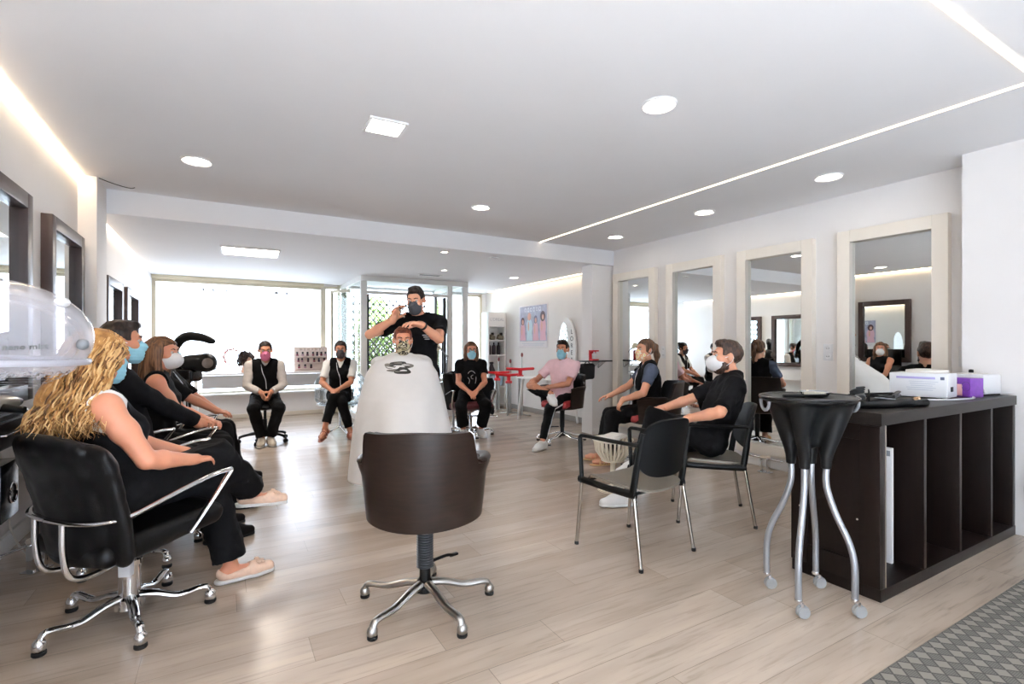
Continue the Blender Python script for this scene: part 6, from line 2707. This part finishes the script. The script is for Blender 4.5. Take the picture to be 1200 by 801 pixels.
b.lathe([(.034, -.011), (.037, 0), (.034, .011), (.028, .011), (.028, -.011)], w_ - d_ * .03, 18, axis=d_)
b.build('wristwatch', BLACK_PLASTIC, st_)
R_ = Matrix.Rotation(facing(-.42, -1), 4, 'Z')
wr = Matrix.Translation((1.60, 4.53, 0)) @ R_ @ (SJ['Wr'][1] + Vector((-.06, .05, .09)))
t = thing('scissors', 'hairdressing scissors held in the hairdresser\'s raised hand', 'scissors', wr, facing(-.42, -1))
b = MB()
b.tube([(0, 0, 0), (-.05, .05, -.075)], [.004, .0015], 6)
b.tube([(.008, 0, 0), (-.042, .05, -.08)], [.004, .0015], 6)
b.build('blade', STEEL, t)
for s in (-1, 1):
    b = MB()
    b.tube([(.012 * math.cos(k * PI / 6) + s * .013, .0, .018 + .014 * math.sin(k * PI / 6)) for k in range(13)], .003, 6)
    b.build('finger_ring', BLACK_PLASTIC, t)

# draped client
CLX, CLY = 1.33, 4.20
cf = facing(-.27, -.96)
cl_, CJ = person('seated client facing the camera with a camouflage mask, hair being cut', (CLX, CLY, 0), cf, dict(
    pel=(0, 0, .638), spine=(0, .0, 1), scale=1.0, hscale=.97, vox=.007, skin=SK_C, head=(.05, -.12, 0),
    hand={1: ((.07, .22, .78), (-.6, .7, -.2), (0, -.1, -1), (.8, -.5, -.4), .5), -1: ((-.07, .22, .78), (.6, .7, -.2), (0, -.1, -1), (-.8, -.5, -.4), .5)},
    foot={1: ((.1, .40, .26), (.1, 1, 0)), -1: ((-.1, .40, .26), (-.1, 1, 0))},
    mask=('plain', M_CAMO), hair=('short', H_RED), top='tee', topmat=WHITEC, trousers=(.01, BLACKT), shoes=('sneaker', SHOE_W, SOLE_W)))
t = thing('barber_cape', 'big white barber cape with a dark emblem draped over the client', 'cape', (CLX, CLY, 0), cf)


def cape(u, v, off=0.):
    th = 2 * PI * u
    z_t = 1.185
    prof = [(0, .062, .062, 1.185), (.05, .085, .08, 1.172), (.14, .20, .125, 1.118), (.24, .255, .185, 1.02), (.45, .30, .385, .82), (.7, .335, .52, .58), (1.0, .37, .55, .20)]
    for i in range(len(prof) - 1):
        a, b_ = prof[i], prof[i + 1]
        if v <= b_[0] or i == len(prof) - 2:
            f = (v - a[0]) / (b_[0] - a[0])
            f2 = f * f * (3 - 2 * f) * .35 + f * .65
            rx, ry, z = [a[j] + (b_[j] - a[j]) * f2 for j in (1, 2, 3)]
            break
    fold = 1 + smooth01(.2, 1, v) * (.055 * math.sin(5 * th + .6) + .03 * math.sin(9 * th + 1.4 + 2 * v))
    cy = .07 * smooth01(.15, .7, v) + .015
    x, y = rx * math.cos(th) * fold, ry * math.sin(th) * fold
    g_ = 1 + .15 * smooth01(.03, .14, v)
    x, y = x * g_, y * g_
    k = 1 + off / max(.05, math.hypot(x, y))
    return (x * k, y * k + cy, z)


b = MB()
b.sheet(cape, 120, 70, .007)
b.build('drape', pbr('cape_white', rgb(236, 234, 232), .75, noise=.02, nscale=8, bump=.06, bscale=40), t, angle=180)
b = MB()
b.tube([cape(k / 30, .012) for k in range(31)], .009, 8)
b.build('neck_band', pbr('neck_strip', rgb(238, 232, 226), .7), t)
EM = [pbr('emblem_dark', rgb(52, 50, 46), .7), pbr('emblem_mid', rgb(122, 118, 110), .7), pbr('emblem_white', rgb(232, 230, 226), .7)]


def emblem(b, cu, cv, ru, rv, mi, off, sk=0.):
    n = 20
    vs = [cape(cu, cv, off)]
    for k in range(n):
        a = 2 * PI * k / n
        w = 1 + .12 * math.sin(3 * a + cu * 50)
        vs.append(cape(cu + ru * w * math.cos(a), cv + rv * w * math.sin(a) + sk * math.cos(a), off))
    b.add(vs, [[0, 1 + k, 1 + (k + 1) % n] for k in range(n)], mi)


b = MB()
E0, V0 = .226, .172
emblem(b, E0 + 0.0014, V0 + -0.0180, 0.0446, 0.0205, 0, .007)
emblem(b, E0 + -0.0432, V0 + 0.0036, 0.0324, 0.0187, 1, .0065, .006)
emblem(b, E0 + 0.0396, V0 + 0.0054, 0.0360, 0.0205, 1, .0065, -.006)
emblem(b, E0 + 0.0216, V0 + 0.0405, 0.0360, 0.0281, 0, .007)
emblem(b, E0 + -0.0144, V0 + 0.0360, 0.0360, 0.0112, 1, .0065)
emblem(b, E0 + 0.0072, V0 + 0.0054, 0.0288, 0.0056, 2, .009, .004)
emblem(b, E0 + 0.0360, V0 + -0.0036, 0.0216, 0.0038, 2, .009)
emblem(b, E0 + -0.0396, V0 + 0.0144, 0.0216, 0.0038, 2, .009, .004)
emblem(b, E0 + 0.0252, V0 + 0.0360, 0.0158, 0.0056, 2, .009)
emblem(b, E0 + 0.0000, V0 + -0.0198, 0.0216, 0.0065, 1, .009)
emblem(b, E0 + -0.0324, V0 + 0.0000, 0.0144, 0.0056, 0, .009)
emblem(b, E0 + 0.0432, V0 + 0.0126, 0.0158, 0.0056, 0, .009)
b.build('emblem_print', EM, t, smooth=False)

# woman in glasses
wg_, WJ = person('seated woman with long hair, glasses and blue mask at the back by the shelf tower', (3.02, 6.42, 0), facing(-.36, -1), dict(
    pel=(0, 0, .555), spine=(0, .03, 1), fem=True, scale=.96, vox=.008, skin=SK_C, head=(.05, -.12, 0),
    hand={1: ((.05, .30, .63), (-.5, .7, -.5), (-.2, -.3, -1), (.8, -.5, -.2), .55), -1: ((-.05, .31, .64), (.5, .7, -.5), (.2, -.3, -1), (-.8, -.5, -.2), .55)},
    foot={1: ((.12, .20, .11), (.2, 1, 0), (.2, .9, .3)), -1: ((-.12, .20, .11), (-.2, 1, 0), (-.2, .9, .3))}, hlen=.30,
    mask=('pleat', M_BLUE), hair=('long', H_CHEST), glasses=True, top='tee', sleeve=.55, topmat=BLACKC, trousers=(.035, BLACKT, .8), shoes=('sneaker', SHOE_W, SOLE_W)))
b = MB()
o_ = WJ['N'] - WJ['up'] * .2 + WJ['ys'] * .150
fr_ = frame(WJ['xs'], WJ['ys'], WJ['up'])
ln_ = [(-.05, -.10), (-.06, -.03), (-.045, .04), (0, .075), (.045, .05), (.055, -.01), (.03, -.05), (.04, -.10)]
b.tube(spline([o_ + fr_ @ Vector((x, -.9 * x * x * 3, z)) for x, z in ln_], 5), .004, 5)
b.tube(spline([o_ + fr_ @ Vector((x, -.9 * x * x * 3, z)) for x, z in ((-.02, .02), (.01, .0), (.0, -.03), (-.02, -.035))], 4), .0035, 5)
b.build('line_print', LT, WJ['co'])

# young man in pink
person('seated young man in pink tee with blue mask, one ankle over his knee', (3.86, 5.38, 0), facing(-.92, -.40), dict(
    pel=(0, .04, .555), spine=(0, -.12, 1), scale=.97, skin=SK_B, head=(.22, -.03, 0),
    hand={1: ((.24, .36, .80), (-.5, .8, -.3), (0, -.2, -1), (.7, -.6, -.5), .6), -1: ((.02, .30, .73), (.7, .6, -.1), (0, -.2, -1), (-.9, -.3, -.4), .6)},
    foot={-1: ((-.08, .60, .1), (-.05, 1, 0), (-.05, .5, .9)), 1: ((-.12, .47, .66), (-.6, .55, -.15), (1, .35, .45))},
    mask=('pleat', M_BLUE), hair=('quiff', H_DARK), top='tee', sleeve=.7, topmat=PINKC, hem=-.06, trousers=(.0, BLACKT, .93), stripe=True, shoes=('sneaker', SHOE_W, SOLE_W)))

# ponytailed woman
person('seated woman with ponytail, floral mask and black vest with slate sleeves', (3.93, 3.89, 0), facing(-.82, .57), dict(
    pel=(0, .0, .56), spine=(0, .04, 1), fem=True, scale=.97, skin=SK_A, head=(.42, -.02, 0), vox=.006,
    hand={-1: ((-.16, .31, .69), (.15, .5, -.85), (.2, -.7, -.3), (-.8, -.4, -.3), .45), 1: ((.20, .40, .70), (.0, 1, -.2), (-.1, -.1, -1), (.8, -.4, -.3), .5)},
    foot={-1: ((-.10, .44, .1), (-.25, 1, 0), (-.1, .8, .6)), 1: ((.10, .50, .1), (.1, 1, 0), (.1, .8, .6))},
    mask=('plain', M_FLOR), hair=('tail', H_BROWN), under=(.62, SLATE), top='vest', v=.1, topmat=BLACKC, topname='vest', lanyard=True,
    trousers=(.03, BLACKT, .93), shoes=('sandal', SANDAL_P, SANDAL_P)))

# bearded man
person('bearded man in black with white cup mask, leaning back on a stacking chair', (3.15, 2.49, 0), facing(-.73, .69), dict(
    pel=(0, .03, .54), spine=(0, -.36, 1), scale=1.0, skin=SK_A, head=(.10, .06, 0), vox=.006, hoff=(0, .03, -.01),
    hand={-1: ((-.24, .20, .735), (.15, .75, -.6), (.3, -.4, -1), (-.8, -.6, .1), .5), 1: ((.10, .36, .76), (-.6, .7, -.1), (0, -.2, -1), (.8, -.5, -.4), .5)},
    foot={1: ((.04, .62, .105), (-.35, 1, 0), (.1, .5, .9)), -1: ((.14, .52, .36), (.1, 1, -.3), (-.15, .35, 1))},
    mask=('cup', M_WHITE), hair=('quiff', H_DKB), beard=H_DKB, top='tee', sleeve=.88, collar=True, topmat=BLACKC, topname='shirt', hem=-.05, wr=.005,
    trousers=(.012, BLACKT, .95), shoes=('sneaker', SHOE_W, SHOE_W)))
